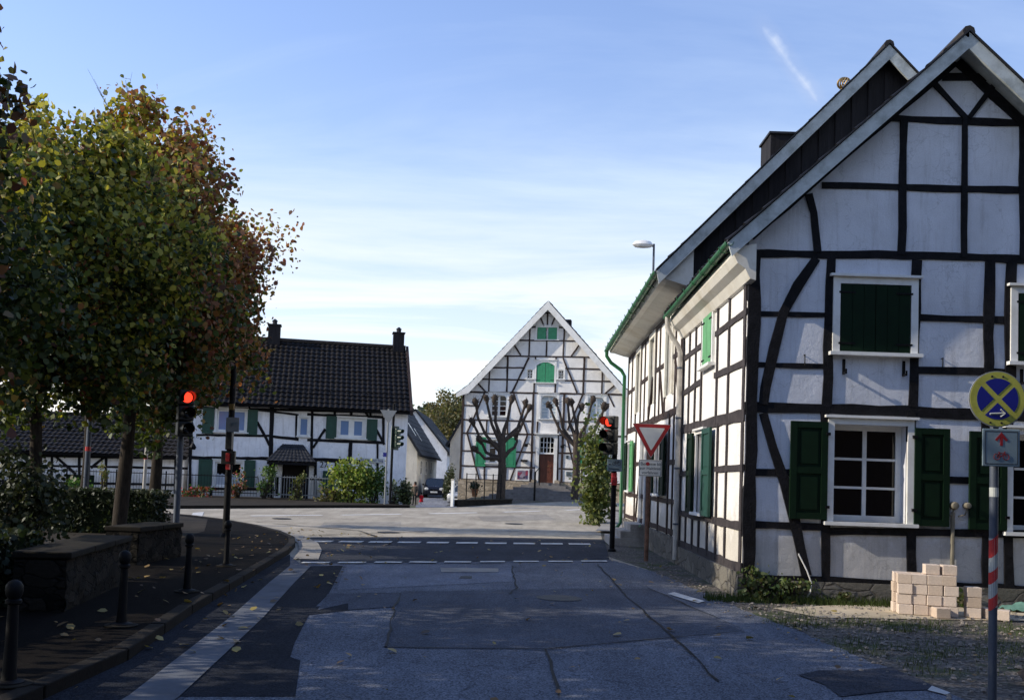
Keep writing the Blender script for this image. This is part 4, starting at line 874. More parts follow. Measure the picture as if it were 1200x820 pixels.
# ================================================================== foliage helpers
def leafmesh(name, cen, size, cols, parent=None, m='leaf', up=.3, seed=1, loc=None):
    rg_ = np.random.default_rng(seed); n = len(cen)
    nrm = rg_.normal(size=(n, 3)); nrm[:, 2] = nrm[:, 2]*.8+up; nrm /= np.linalg.norm(nrm, axis=1)[:, None]
    t = rg_.normal(size=(n, 3)); t -= nrm*np.sum(t*nrm, 1)[:, None]; t /= np.linalg.norm(t, axis=1)[:, None]; b = np.cross(nrm, t)
    s = (size*rg_.uniform(.45, 1.4, n))[:, None]
    shape = [(-.5, 0, 0), (-.2, .38, .06), (.2, .33, .06), (.55, 0, -.04), (.2, -.33, .06), (-.2, -.38, .06)]
    vs = np.stack([cen+t*s*a+b*s*c+nrm*s*e for a, c, e in shape], 1).reshape(-1, 3)
    if parent is not None: vs = vs-np.array(WM[parent.name].translation)
    elif loc is not None: vs = vs-np.array(loc)
    me = bpy.data.meshes.new(name); me.vertices.add(n*6); me.vertices.foreach_set('co', vs.ravel())
    me.loops.add(n*6); me.loops.foreach_set('vertex_index', np.arange(n*6)); me.polygons.add(n); me.polygons.foreach_set('loop_start', np.arange(n)*6)
    try: me.polygons.foreach_set('loop_total', np.full(n, 6))
    except Exception: pass
    me.update(calc_edges=True)
    ca = me.attributes.new('tint', 'FLOAT_COLOR', 'POINT'); cc = np.repeat(np.concatenate([cols, np.ones((n, 1))], 1), 6, 0); ca.data.foreach_set('color', cc.ravel())
    me.materials.append(M[m]); o = bpy.data.objects.new(name, me); col.objects.link(o)
    if parent is not None: o.parent = parent; WM[o.name] = WM[parent.name]
    elif loc is not None: o.location = loc
    return o
def pal(rg_, n, cs, w=None):
    cs = np.array(cs); i = rg_.choice(len(cs), n, p=w); j = rg_.choice(len(cs), n, p=w); t = rg_.uniform(0, .6, n)[:, None]
    return np.clip((cs[i]*(1-t)+cs[j]*t)*rg_.uniform(.65, 1.3, n)[:, None], 0, 1)
YEL = [(.38, .33, .045), (.48, .41, .07), (.24, .25, .035), (.12, .15, .025)]
GRN = [(.032, .055, .012), (.05, .08, .015), (.02, .036, .010), (.11, .13, .025)]  # greens darkened so that low leaves carry the crown shade in their colour
RED = [(.22, .06, .03), (.34, .14, .05), (.12, .05, .025), (.28, .19, .05)]
def tree(name, label, x, y, th, cz, rx, ry, rz, nl, ls, colf, seed, tr=.17, group=None, twigs=30, lean=(0, 0), ncl=150, sig=.30, barkm='bark', bare=0):
    rg_ = np.random.default_rng(seed); z0 = H(x, y)
    t = thing(name, label, 'tree', (x, y, z0), 0, group)
    b = MB(); pts = []; rad = []
    for k in range(9):
        s = k/8; pts.append((x+lean[0]*s+.05*math.sin(3*s+seed), y+lean[1]*s+.05*math.cos(2.5*s+seed), z0-.1+(th+.1)*s)); rad.append(tr*(1.35 if k == 0 else 1.0-.28*s)*(1+.05*math.sin(7*s+seed)))
    b.tube(pts, rad, 12); top = V(pts[-1]); b.build('trunk', M[barkm], t, smooth=True)
    # clusters in the crown
    C_ = []
    while len(C_) < ncl:
        p = rg_.normal(size=3); p /= np.linalg.norm(p); r = rg_.uniform(.35, 1)**.55
        wob = 1+.16*math.sin(3*math.atan2(p[1], p[0])+seed)+.13*math.sin(5*p[2]+seed*2)+.05*rg_.normal()
        C_.append((top.x+lean[0]*.3+p[0]*rx*r*wob, top.y+p[1]*ry*r*wob, z0+cz+p[2]*rz*r*wob))
    C_ = np.array(C_)
    br = MB(); nlimb = 9; limbs = []
    for k in range(nlimb):
        a = 2*math.pi*k/nlimb+seed; q = V((x+lean[0]+math.cos(a)*rx*.45, y+lean[1]+math.sin(a)*ry*.45, z0+cz+rz*rg_.uniform(-.35, .45))); mid = top.lerp(q, .5)+V((0, 0, -.12*rz+.15)); limbs.append((mid, q)); br.tube([top+V((0, 0, -.15)), mid, q], [tr*.5, tr*.32, tr*.15], 7)
    for c in C_[:min(ncl, 90)]:
        c = V(c); m_, q = min(limbs, key=lambda l: (l[1]-c).length); mm = q.lerp(c, .5)+V(rg_.normal(size=3)*.12); br.tube([q, mm, c], [tr*.14, tr*.09, tr*.03], 5)
    for k in range(twigs):
        c = V(C_[rg_.integers(ncl)]); 
        if c.z < z0+cz+rz*.3 and k % 3: continue
        d = (c-V((x+lean[0], y+lean[1], z0+cz-rz*.8))).normalized()+V(rg_.normal(size=3)*.28); l = rg_.uniform(.45, 1.0)
        e = c+d*l; br.tube([c-d*.2, c+d*l*.5+V(rg_.normal(size=3)*.06), e], [.010, .007, .003], 4)
        for _ in range(3): f_ = c+d*l*rg_.uniform(.4, .9); br.tube([f_, f_+V(rg_.normal(size=3)*.16)+d*.2], [.005, .002], 3)
    br.build('branches', M[barkm], t, smooth=True)
    idx = rg_.integers(ncl, size=nl); off = np.clip(rg_.normal(size=(nl, 3)), -1.7, 1.7)*sig*rg_.uniform(.6, 1.4, ncl)[idx][:, None]
    cen = C_[idx]+off; cols = colf(cen, rg_, idx)
    leafmesh('crown', cen, ls, cols, t, seed=seed)
    return t
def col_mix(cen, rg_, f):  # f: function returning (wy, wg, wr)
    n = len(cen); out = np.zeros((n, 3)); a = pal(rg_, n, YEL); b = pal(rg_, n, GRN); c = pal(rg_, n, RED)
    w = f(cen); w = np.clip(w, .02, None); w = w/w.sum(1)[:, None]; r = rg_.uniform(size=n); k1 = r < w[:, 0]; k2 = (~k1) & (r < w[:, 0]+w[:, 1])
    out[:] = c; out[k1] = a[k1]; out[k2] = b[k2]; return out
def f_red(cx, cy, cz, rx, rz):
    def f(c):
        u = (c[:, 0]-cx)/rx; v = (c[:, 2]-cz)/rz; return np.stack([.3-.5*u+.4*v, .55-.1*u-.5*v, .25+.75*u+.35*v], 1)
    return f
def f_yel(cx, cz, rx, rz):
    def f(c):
        u = (c[:, 0]-cx)/rx; v = (c[:, 2]-cz)/rz; return np.stack([.55+.5*v, .5-.4*v, .06+0*u], 1)  # yellow on top, dark green below: light and shade put into the tint
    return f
LG = 'lime trees behind the stone wall'
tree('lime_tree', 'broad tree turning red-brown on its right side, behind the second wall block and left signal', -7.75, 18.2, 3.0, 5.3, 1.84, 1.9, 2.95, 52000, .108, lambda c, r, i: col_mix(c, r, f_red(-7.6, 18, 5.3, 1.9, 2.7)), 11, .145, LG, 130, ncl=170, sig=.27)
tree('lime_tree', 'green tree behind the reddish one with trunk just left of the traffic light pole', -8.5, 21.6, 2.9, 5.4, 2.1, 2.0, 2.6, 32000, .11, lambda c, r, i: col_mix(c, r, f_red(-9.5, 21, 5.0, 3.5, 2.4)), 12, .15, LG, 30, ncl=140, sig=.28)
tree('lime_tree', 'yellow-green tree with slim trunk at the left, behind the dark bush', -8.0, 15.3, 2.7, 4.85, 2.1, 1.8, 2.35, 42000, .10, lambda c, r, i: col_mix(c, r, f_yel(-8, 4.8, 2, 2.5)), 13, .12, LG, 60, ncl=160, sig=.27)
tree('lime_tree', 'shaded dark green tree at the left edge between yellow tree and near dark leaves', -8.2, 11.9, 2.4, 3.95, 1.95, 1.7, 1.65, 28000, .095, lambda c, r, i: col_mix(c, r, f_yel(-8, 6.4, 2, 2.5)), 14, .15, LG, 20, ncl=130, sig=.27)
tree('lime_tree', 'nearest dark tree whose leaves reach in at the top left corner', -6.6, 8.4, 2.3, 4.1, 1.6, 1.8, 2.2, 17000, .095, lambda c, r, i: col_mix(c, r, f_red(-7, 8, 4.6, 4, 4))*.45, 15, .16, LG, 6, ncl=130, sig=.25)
for i, (x, y) in enumerate(((-7.3, 4.9), (-7.4, 1.2), (-7.5, -2.6))):
    tree('lime_tree', ['street tree standing left of the viewer, out of the picture', 'street tree beside the viewpoint on the left, out of the picture', 'street tree behind the viewpoint on the left, out of the picture'][i], x, y, 2.4, 4.6, 2.2, 2.1, 2.5, 11000, .16, lambda c, r, j: col_mix(c, r, f_yel(-7, 5, 2, 2.5)), 20+i, .17, LG, 5, ncl=110, sig=.33)
# maple glimpsed behind with red leaves
q = Facade(0, 26, 0).px(110, 350)
tree('maple_tree', 'small bright red maple glimpsed between the yellow and green crowns', q[0], 26, 3.2, q[1]+.2, 1.5, 1.4, 2.2, 6000, .16, lambda c, r, i: pal(r, len(c), [(.55, .03, .04), (.4, .02, .03), (.6, .12, .08)]), 31, .12, None, 6, ncl=70)
# trunk at the right picture edge
tree('roadside_tree', 'rough grey leaning trunk at the right edge beside the striped sign pole', 4.47, 8.0, 3.6, 5.6, 1.6, 1.6, 1.8, 6000, .14, lambda c, r, i: col_mix(c, r, f_yel(5, 5, 2, 2)), 33, .25, None, 4, lean=(2.3, -1.2), ncl=80, barkm='bark2')

def shrub(name, label, cat, x, y, z0, rx, ry, rz, n, ls, cs, seed, group=None, m='leafd', kind=None, box=False):
    rg_ = np.random.default_rng(seed)
    t = thing(name, label, cat, (x, y, z0), 0, group)
    if box: p = rg_.uniform(-1, 1, (n, 3)); k = rg_.integers(0, 3, n)
    if box:
        for a in range(3):
            s = k == a; p[s, a] = np.sign(p[s, a])*rg_.uniform(.85, 1.03, s.sum())
    else:
        nc = max(7, min(60, n//55)); c_ = rg_.normal(size=(nc, 3)); c_ /= np.linalg.norm(c_, axis=1)[:, None]; c_ *= (rg_.uniform(.15, 1.05, nc)**.5)[:, None]
        c_[:, 2] += .35*rg_.uniform(-1, 1, nc)*(rg_.uniform(size=nc) < .35); sg_ = rg_.uniform(.14, .32, nc)
        idx = rg_.integers(nc, size=n); p = c_[idx]+rg_.normal(size=(n, 3))*sg_[idx][:, None]
    cen = np.array([x, y, z0+rz])+p*np.array([rx, ry, rz])+rg_.normal(size=(n, 3))*ls*.3
    cen[:, 2] = np.maximum(cen[:, 2], z0+.02)
    leafmesh('foliage', cen, ls, pal(rg_, n, cs), t, m=m, seed=seed)
    b = MB(); k = 7
    for i in range(k):
        a = 2*math.pi*i/k; b.tube([(x+.05*math.cos(a), y+.05*math.sin(a), z0-.05), (x+rx*.5*math.cos(a), y+ry*.5*math.sin(a), z0+rz*.9), (x+rx*.7*math.cos(a+.3), y+ry*.7*math.sin(a+.3), z0+rz*1.45)], [.03, .02, .008], 5)
    b.build('stems', M['bark'], t)
    return t
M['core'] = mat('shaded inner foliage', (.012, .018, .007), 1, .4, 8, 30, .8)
DK = [(.02, .032, .012), (.03, .045, .015), (.045, .05, .02)]
# ------------- right verge shrubs
q = Facade(0, 33, 0).px(706, 560); shrub('climbing_bush', 'tall leafy bush between the right signal and the central house', 'bush', q[0]-.15, 33.5, H(2.6, 33.5), .55, .7, 1.7, 3600, .13, [(.10, .13, .03), (.16, .17, .05), (.06, .09, .02)], 41, m='leaf')
q = G(763, 640); shrub('green_weed', 'green weed clump at the wall foot behind the yield sign pole', 'weed', q[0]+.1, q[1], 0, .3, .5, .25, 700, .09, [(.05, .12, .02), (.09, .16, .03)], 42, m='leaf')
for i, (x, y, r_, h_) in enumerate(((885, 702, .42, .22), (915, 704, .34, .17), (900, 706, .2, .1), (990, 708, .09, .10), (1135, 713, .14, .10))):
    q = G(x, y); shrub('wall_weed', ['larger weed tuft at the corner of the near gable wall', 'spreading weed between the corner tuft and the loose cable', 'low weed in front of the corner tuft', 'tiny seedling on the gravel before the gable', 'small round weed in front of the pale blocks'][i], 'weed', q[0], min(q[1], 13.3), 0, r_, r_*.5, h_, int(700*r_+120), .06, [(.05, .09, .02), (.10, .13, .04), (.08, .07, .03)], 43+i, m='leaf')
# ------------- grass tufts and gravel as stuff
rg_ = np.random.default_rng(5)
def inroad(x, y):
    pts = near; c = False; j = len(pts)-1
    for i in range(len(pts)):
        xi, yi = pts[i]; xj, yj = pts[j]
        if (yi > y) != (yj > y) and x < (xj-xi)*(y-yi)/(yj-yi)+xi: c = not c
        j = i
    return c
gr = MB(); 
for k in range(260):
    x = rg_.uniform(2.9, 9); y = rg_.choice([rg_.uniform(5.5, 13.2), rg_.normal(11.3, .35), rg_.normal(9.6, .4)])
    if inroad(x+.05, y) or y > 13.2 or (11.75 < y < 12.7 and x > 4.2): continue
    for j in range(22):
        a = rg_.uniform(0, 6.28); bx_, by_ = x+rg_.normal()*.09, y+rg_.normal()*.09; h = rg_.uniform(.03, .09); dx, dy = math.cos(a)*.035, math.sin(a)*.035
        gr.add([(bx_-dy*.1, by_+dx*.1, 0), (bx_+dy*.1, by_-dx*.1, 0), (bx_+dx, by_+dy, h)], [(0, 1, 2)])
for k in range(1500):
    x = rg_.uniform(2.6, 5.5); y = rg_.uniform(13.0, 13.42); h = rg_.uniform(.04, .16); dx, dy = rg_.normal(size=2)*.04
    gr.add([(x-.006, y, 0), (x+.006, y, 0), (x+dx, y+dy, h)], [(0, 1, 2)])
o = gr.build('grass_tufts', mat('grass blades', (.06, .085, .02), .9, .4, 3, 20, 0)); tag(o, 'sparse grass on the gravel verge before the gable', 'grass', kind='stuff')
gv = MB()
for k in range(2600):
    x = rg_.uniform(2.4, 7.5); y = rg_.uniform(6, 19)
    if y > 12.9 and x > 3.0: continue
    if inroad(x, y) and not (inroad(x, y) and not inroad(x+.35, y) and rg_.uniform() < .5): continue
    s = rg_.uniform(.008, .03); gv.lathe([(s*.4, -s*.3), (s, 0), (s*.5, s*.6)], (x, y, .012), 5)
o = gv.build('gravel_stones', mat('gravel', (.26, .23, .20), .95, .4, 2, 20, .1)); tag(o, 'loose gravel stones along the road edge by the gable', 'gravel', kind='stuff')
n = 520; cen = np.stack([np.concatenate([rg_.uniform(-6, -2.6, 300), rg_.uniform(-3, 6.5, 220)]), rg_.uniform(4.5, 24, n), np.full(n, .03)], 1)
for c in cen: c[2] = .125 if c[0] < -3.2-.08*max(0, c[1]-6) else .035
lf = leafmesh('fallen_leaves', cen, .075, pal(rg_, n, [(.3, .2, .07), (.2, .12, .05), (.35, .28, .08), (.1, .06, .03)]), loc=(0, 0, 0), m='leafd', up=3.5, seed=77); tag(lf, 'yellow and brown leaves fallen on road and pavement', 'leaves', kind='stuff')
lf.location = (0, 0, 0)

# ================================================================== LEFT HOUSE
FL = Facade((225-612)/1100*46, 46, 12); FL.o.x = -16.3
D = 46.5
h4 = thing('timbered_house', 'long white timbered house with brown tiled roof, teal shutters and a small porch', 'house', (-16.3, 46, 0))
def lA(x, y): return (210+x/5.464, 450+y/5.464)
def lB(x, y): return (360+x/6.307, 470+y/6.307)
uR = FL.px(476, 540)[0]; uL = FL.px(221, 540)[0]; zEv = FL.px(350, 479)[1]
wL = dict(w1=FL.rect(254, 480, 288.5, 506), w2=FL.rect(251.5, 541, 283.5, 570), n=FL.rect(350.5, 489, 361.5, 511), w3=FL.rect(396, 490, 427.5, 513.5), w4=FL.rect(394.5, 552, 424, 576), d=FL.rect(330, 544, 361, 588))
FL.wall('wall', M['render'], h4, uL, uR, -.6, zEv+.1, list(wL.values()), reveal=.15)
sd = MB(); dp4 = 8.0
sd.add([FL.P(uR, -.6, 0), FL.P(uR, -.6, -dp4), FL.P(uR, zEv, -dp4), FL.P(uR, 8.1, -dp4/2), FL.P(uR, zEv, 0)], [(0, 1, 2, 3, 4)]); sd.add([FL.P(uL, -.6, 0), FL.P(uL, -.6, -dp4), FL.P(uL, zEv, -dp4), FL.P(uL, 8.1, -dp4/2), FL.P(uL, zEv, 0)], [(0, 1, 2, 3, 4)]); sd.add([FL.P(uL, -.6, -dp4), FL.P(uR, -.6, -dp4), FL.P(uR, zEv, -dp4), FL.P(uL, zEv, -dp4)], [(0, 1, 2, 3)])
sd.build('wall', M['render'], h4)
tb = MB()
lst = [[3, (222, 477.5), (476, 483.5)], [4, (230, 473), (476, 480)], [2.6, (297, 479.5), (350, 486)], [3, lB(0, 98), lB(562, 118)], [2.6, (230, 509.5), (316, 510.4)], [3.4, (318, 511), (350, 514.5)], [3.4, lB(0, 285), lB(562, 306)], [3.6, (221, 536), (316, 537)], [4.2, (362, 537.5), (424, 541)], [3.0, (221, 572), (318, 573)], [2.5, lB(20, 574), lB(120, 576)],
 [5.0, (318.5, 476), (316, 590)], [2.5, (347.5, 485), (347, 515)], [3.2, lB(38, 50), lB(32, 425)], [3, lB(205, 50), lB(204, 105)], [3, lB(327, 55), lB(325, 108)], [4.4, lB(322, 295), lB(317, 430)], [2.5, lB(470, 60), lB(467, 110)], [3.6, lB(62, 440), lB(60, 745)], [2.4, lB(210, 440), lB(208, 745)], [3, lB(560, 120), lB(515, 620)][:1]+[lB(562, 120), lB(562, 310)], [3, (247, 573), (247, 590)], [2.5, lA(450, 125), lA(450, 155)], [2.5, lA(712, 150), lA(712, 165)], [2.5, lA(205, 470), lA(203, 668)], [2.5, lB(520, 300), lB(518, 745)],
 [3, lA(500, 240), lA(580, 390)], [3, lB(135, 205), lB(42, 345)], [3, lB(508, 205), lB(570, 320)], [2.6, lB(420, 65), lB(450, 108)], [2.4, lA(262, 122), lA(232, 152)], [3.4, (224, 476), (222, 590)]]
FL.beams_px(tb, lst, 3, D); tb.build('timber_frame', M['timber'], h4)
FL.window(h4, wL['w1'], sashes=2, cols=1, rows=1, gl='glassb', casing=.1, recess=.06, fr=.09, head=False)
FL.window(h4, wL['w2'], sashes=2, cols=1, rows=1, gl='glass', casing=.1, recess=.06, fr=.09, curtain=True)
FL.window(h4, wL['n'], sashes=1, cols=1, rows=1, gl='glassb', casing=.09, recess=.06, fr=.07, head=False)
FL.window(h4, wL['w3'], sashes=2, cols=1, rows=1, gl='glassb', casing=.1, recess=.06, fr=.14, head=False)
FL.window(h4, wL['w4'], sashes=2, cols=1, rows=1, gl='glass', casing=.1, recess=.06, fr=.09)
for q in ((237.5, 477.5, 251, 508), (290, 480, 302, 509.5), (232.5, 538, 248.5, 569.5), (286, 539, 299, 570.5), (382, 487.5, 394.5, 514), (429.5, 491, 442, 516), (378, 551.5, 392.5, 576), (426, 553, 440, 578)):
    FL.shutter(h4, FL.rect(*q), 'greent', n0=.055, hinge=0)
# door, porch
r = wL['d']; d = MB(); FL.box(d, r[0]+.02, r[1]-.02, r[2], r[3]-.02, -.16, -.1)
for i in (0, 1):
    for j in (0, 1): FL.box(d, lerp(r[0]+.1, r[1]-.1, i/2)+.06, lerp(r[0]+.1, r[1]-.1, (i+1)/2)-.06, lerp(r[2]+.1, r[3]-.1, j/2)+.06, lerp(r[2]+.1, r[3]-.1, (j+1)/2)-.06, -.1, -.08)
d = d.build('door', M['dark'], h4); b = MB(); b.tube([FL.P(r[1]-.15, r[2]+1, -.1), FL.P(r[1]-.15, r[2]+1, -.02), FL.P(r[1]-.3, r[2]+1, -.02)], .02, 6); b.build('handle', M['copper'], d)
pr = FL.rect(314, 521, 371, 541); pz = pr[2]; pt = pr[3]; pn = 1.5
b = MB(); a0, a1 = pr[0], pr[1]; m0, m1 = lerp(a0, a1, .3), lerp(a0, a1, .72)
for (A, B, C, Dd) in (((a0, pz, pn), (a1, pz, pn), (m1, pt, .5), (m0, pt, .5)),):
    tile_slope(b, FL.P(*A), FL.P(*B), FL.P(*C), FL.P(*Dd), .2, .22, .015, .02)
b.add([FL.P(a0, pz, pn), FL.P(m0, pt, .5), FL.P(m0, pt, 0), FL.P(a0, pz, 0)], [(0, 1, 2, 3)]); b.add([FL.P(a1, pz, pn), FL.P(m1, pt, .5), FL.P(m1, pt, 0), FL.P(a1, pz, 0)], [(0, 1, 2, 3)]); b.add([FL.P(m0, pt, .5), FL.P(m1, pt, .5), FL.P(m1, pt, 0), FL.P(m0, pt, 0)], [(0, 1, 2, 3)])
b.build('porch_roof', M['tile2'], h4)
b = MB(); FL.box(b, a0+.05, a1-.05, pz-.16, pz-.02, 0, pn-.05)
for u in (a0+.3, a1-.45): FL.box(b, u, u+.14, -.1, pz-.16, pn-.3, pn-.16)
b.build('porch_frame', M['timber'], h4)
b = MB(); q = FL.rect(320, 556, 328.5, 588); FL.box(b, *q, .0, .06); o_ = b.build('side_light', M['white'], h4); b = MB(); FL.box(b, q[0]+.08, q[1]-.08, q[2]+.3, q[3]-.1, .06, .065); b.build('pane', M['glass'], o_)
c = FL.px(379.5, 544.5); text_mesh('house_number', '27', .42, M['ink'], h4, Matrix.Translation(FL.P(c[0], c[1], .03)) @ Matrix.Rotation(R(12), 4, 'Z') @ Matrix.Rotation(R(90), 4, 'X'))
c = FL.rect(422, 537, 449, 542); b = MB(); FL.box(b, c[0], c[1], c[2], c[3], .05, .07); sg = b.build('street_name_sign', M['signw'], h4)
text_mesh('lettering', 'Tönnesaicher Steg', .155, M['blue'], sg, Matrix.Translation(FL.P((c[0]+c[1])/2, (c[2]+c[3])/2+.01, .073)) @ Matrix.Rotation(R(12), 4, 'Z') @ Matrix.Rotation(R(90), 4, 'X'))
# wall lamp bracket at left
c = FL.px(226, 524); b = MB(); b.tube([FL.P(c[0], c[1]+.5, 0), FL.P(c[0], c[1]+.5, .35), FL.P(c[0]+.05, c[1]+.2, .4)], .03, 6); b.lathe([(.05, .2), (.18, 0), (.12, -.12)], FL.P(c[0]+.05, c[1], .4), 8); b.build('wall_lamp', M['iron'], h4)
# roof
e0, e1 = FL.px(220, 478, .4)[0], FL.px(480.5, 478, .4)[0]; ez = zEv+.08; rz_ = FL.px(400, 404, -dp4/2)[1]; nf = .45
rt = MB(); tile_slope(rt, FL.P(e0, ez, nf), FL.P(e1, ez, nf), FL.P(e1, rz_, -dp4/2), FL.P(e0, rz_, -dp4/2), .27, .36, .04, .045)
tile_slope(rt, FL.P(e1, ez, -dp4-nf), FL.P(e0, ez, -dp4-nf), FL.P(e0, rz_, -dp4/2), FL.P(e1, rz_, -dp4/2), .27, .36, .04, .045)
rf4 = rt.build('roof', M['tile'], h4)
b = MB(); slab(b, FL.P(e0, ez, nf), FL.P(e1, ez, nf), FL.P(e1, rz_, -dp4/2), FL.P(e0, rz_, -dp4/2), .1); slab(b, FL.P(e1, ez, -dp4-nf), FL.P(e0, ez, -dp4-nf), FL.P(e0, rz_, -dp4/2-.001), FL.P(e1, rz_, -dp4/2-.001), .1); b.build('roof_boards', M['timber'], rf4)
b = MB(); b.tube([FL.P(e0, rz_+.06, -dp4/2), FL.P(e1, rz_+.06, -dp4/2)], .12, 8); b.build('ridge_tiles', M['ridge'], rf4)
b = MB(); A, B = FL.P(e1+.02, ez, nf), FL.P(e1+.02, rz_+.05, -dp4/2); b.hexa([A-V((0, 0, .18)), A+FL.u*.14-V((0, 0, .18)), B+FL.u*.14-V((0, 0, .18)), B-V((0, 0, .18)), A+V((0, 0, .1)), A+FL.u*.14+V((0, 0, .1)), B+FL.u*.14+V((0, 0, .1)), B+V((0, 0, .1))]); b.build('bargeboard', M['timber_b'], h4)
b = MB(); half_pipe(b, FL.P(e0, ez-.02, nf+.08), FL.P(e1, ez-.06, nf+.08), .08); b.build('gutter', M['iron'], h4)
b = MB(); t_ = .18
b.tube([FL.P(e0+.3, lerp(ez, rz_, t_)+.2, lerp(nf, -dp4/2, t_)+.05), FL.P(e1-.3, lerp(ez, rz_, t_)+.2, lerp(nf, -dp4/2, t_)+.05)], .02, 5)
for k in range(12):
    u = lerp(e0+.3, e1-.3, k/11); b.tube([FL.P(u, lerp(ez, rz_, t_)+.2, lerp(nf, -dp4/2, t_)+.05), FL.P(u, lerp(ez, rz_, t_)-.02, lerp(nf, -dp4/2, t_))], .018, 4)
b.build('snow_guard', M['iron'], rf4)
for (x0, x1, yt) in ((461, 473.5, 391), (315, 329, 381.5)):
    q0 = FL.px(x0, yt, -dp4/2); q1 = FL.px(x1, yt, -dp4/2); b = MB(); FL.box(b, q0[0], q1[0], rz_-1, q0[1], -dp4/2-.3, -dp4/2+.35); cc = b.build('chimney', M['slate'], h4)
    b = MB(); FL.box(b, q0[0]-.05, q1[0]+.05, q0[1], q0[1]+.06, -dp4/2-.35, -dp4/2+.4); m_ = FL.P((q0[0]+q1[0])/2, q0[1]+.06, -dp4/2); b.lathe([(.13, 0), (.13, .16), (.17, .2), (.05, .32)], m_, 8); b.build('chimney_pot', M['tile2'], cc)

# ================================================================== LOW TIMBERED OUTBUILDING (far left)
FB = Facade(-29, 46.6, 2.5); D = 47
h5 = thing('timbered_outbuilding', 'low one storey timbered barn with dark tiled roof seen between the tree trunks', 'barn', (-29, 46.6, 0))
bR = FB.px(216, 550)[0]; bz = FB.px(110, 533)[1]; 
rd = FB.rect(77, 556, 110, 583)
FB.wall('wall', M['render'], h5, -8, bR, -.3, bz+.1, [rd])
FB_b = MB()
FB.beams_px(FB_b, [[2.6, (-300, 540), (0, 544.5), (220, 548.5)], [2.6, (-300, 557), (0, 563), (78, 565.5)], [2.6, (110, 566), (206, 568)], [3.4, (-300, 526), (216, 537)]]+[[2.8, (x, 531), (x-1, 590)] for x in (-250, -200, -150, -100, -50, 4.4, 32, 61, 124.5, 151.5, 206)]+[[2.8, (93, 533), (93, 556)], [2.8, (66, 535), (89, 555.5)], [2.8, (122, 536), (106.5, 548)], [2.6, (-300, 580), (0, 586), (215, 588)]], 3, D)
FB_b.build('timber_frame', M['timber'], h5)
b = MB()
for k in range(8): FB.box(b, lerp(rd[0], rd[1], k/8)+.005, lerp(rd[0], rd[1], (k+1)/8)-.005, rd[2], rd[3], -.1, -.06+.004*(k % 2))
b.build('barn_door', M['green'], h5)
rzb = FB.px(110, 487, -3)[1]; e1 = FB.px(219, 535, .4)[0]
rt = MB(); tile_slope(rt, FB.P(-8.3, bz+.05, .4), FB.P(e1, bz+.05, .4), FB.P(e1, rzb, -3), FB.P(-8.3, rzb, -3), .27, .36, .04, .045); tile_slope(rt, FB.P(e1, bz+.05, -6.4), FB.P(-8.3, bz+.05, -6.4), FB.P(-8.3, rzb, -3), FB.P(e1, rzb, -3), .27, .36, .04, .045)
rb = rt.build('roof', M['tile'], h5)
b = MB(); slab(b, FB.P(-8.3, bz+.05, .4), FB.P(e1, bz+.05, .4), FB.P(e1, rzb, -3), FB.P(-8.3, rzb, -3), .1); b.tube([FB.P(-8.3, rzb+.05, -3), FB.P(e1, rzb+.05, -3)], .11, 8); b.build('roof_boards', M['timber'], rb)
b = MB(); half_pipe(b, FB.P(-8.3, bz+.03, .48), FB.P(e1, bz, .48), .08); b.build('gutter', M['iron'], h5)
b = MB()
for (u, n_) in ((bR, 0), (-8, 0)): b.add([FB.P(u, -.3, 0), FB.P(u, -.3, -6), FB.P(u, bz, -6), FB.P(u, rzb-.05, -3), FB.P(u, bz, 0)], [(0, 1, 2, 3, 4)])
b.add([FB.P(-8, -.3, -6), FB.P(bR, -.3, -6), FB.P(bR, bz, -6), FB.P(-8, bz, -6)], [(0, 1, 2, 3)]); b.build('wall', M['render'], h5)

# garden fences
def fence(label, A, B, h, step, mt, bar=.012):
    A, B = V(A), V(B); Ln = (B-A).length; F = Facade(A.x, A.y, math.degrees(math.atan2(B.y-A.y, B.x-A.x)))
    z0 = H(A.x, A.y)+.1; t = thing('garden_fence', label, 'fence', (A.x, A.y, z0)); b = MB(); n = int(Ln/step)
    for k in range(n+1): b.tube([F.P(k*step, z0, 0), F.P(k*step, z0+h, 0)], bar, 4)
    b.build('bars', M[mt], t); b = MB()
    for z in (.12, h-.1): F.box(b, 0, Ln, z0+z, z0+z+.04, -.015, .015)
    b.build('rail', M[mt], t)
    for k in range(int(Ln/2.4)+1):
        b = MB(); F.box(b, k*2.4-.03, k*2.4+.03, z0-.1, z0+h+.06, -.05, -.018); b.build('post', M[mt], t)
fence('thin iron railing before the low timbered barn', (-34, 45.0), (-16.8, 45.2), 1.0, .14, 'iron', .009)
fence('iron railing before the shuttered windows left of the porch', (-16.5, 44.9), (-12.7, 45.0), 1.0, .14, 'iron', .009)
fence('weathered upright bar fence in front of the porch and right windows', (-12.3, 44.9), (-8.4, 44.95), 1.05, .13, 'signg', .018)
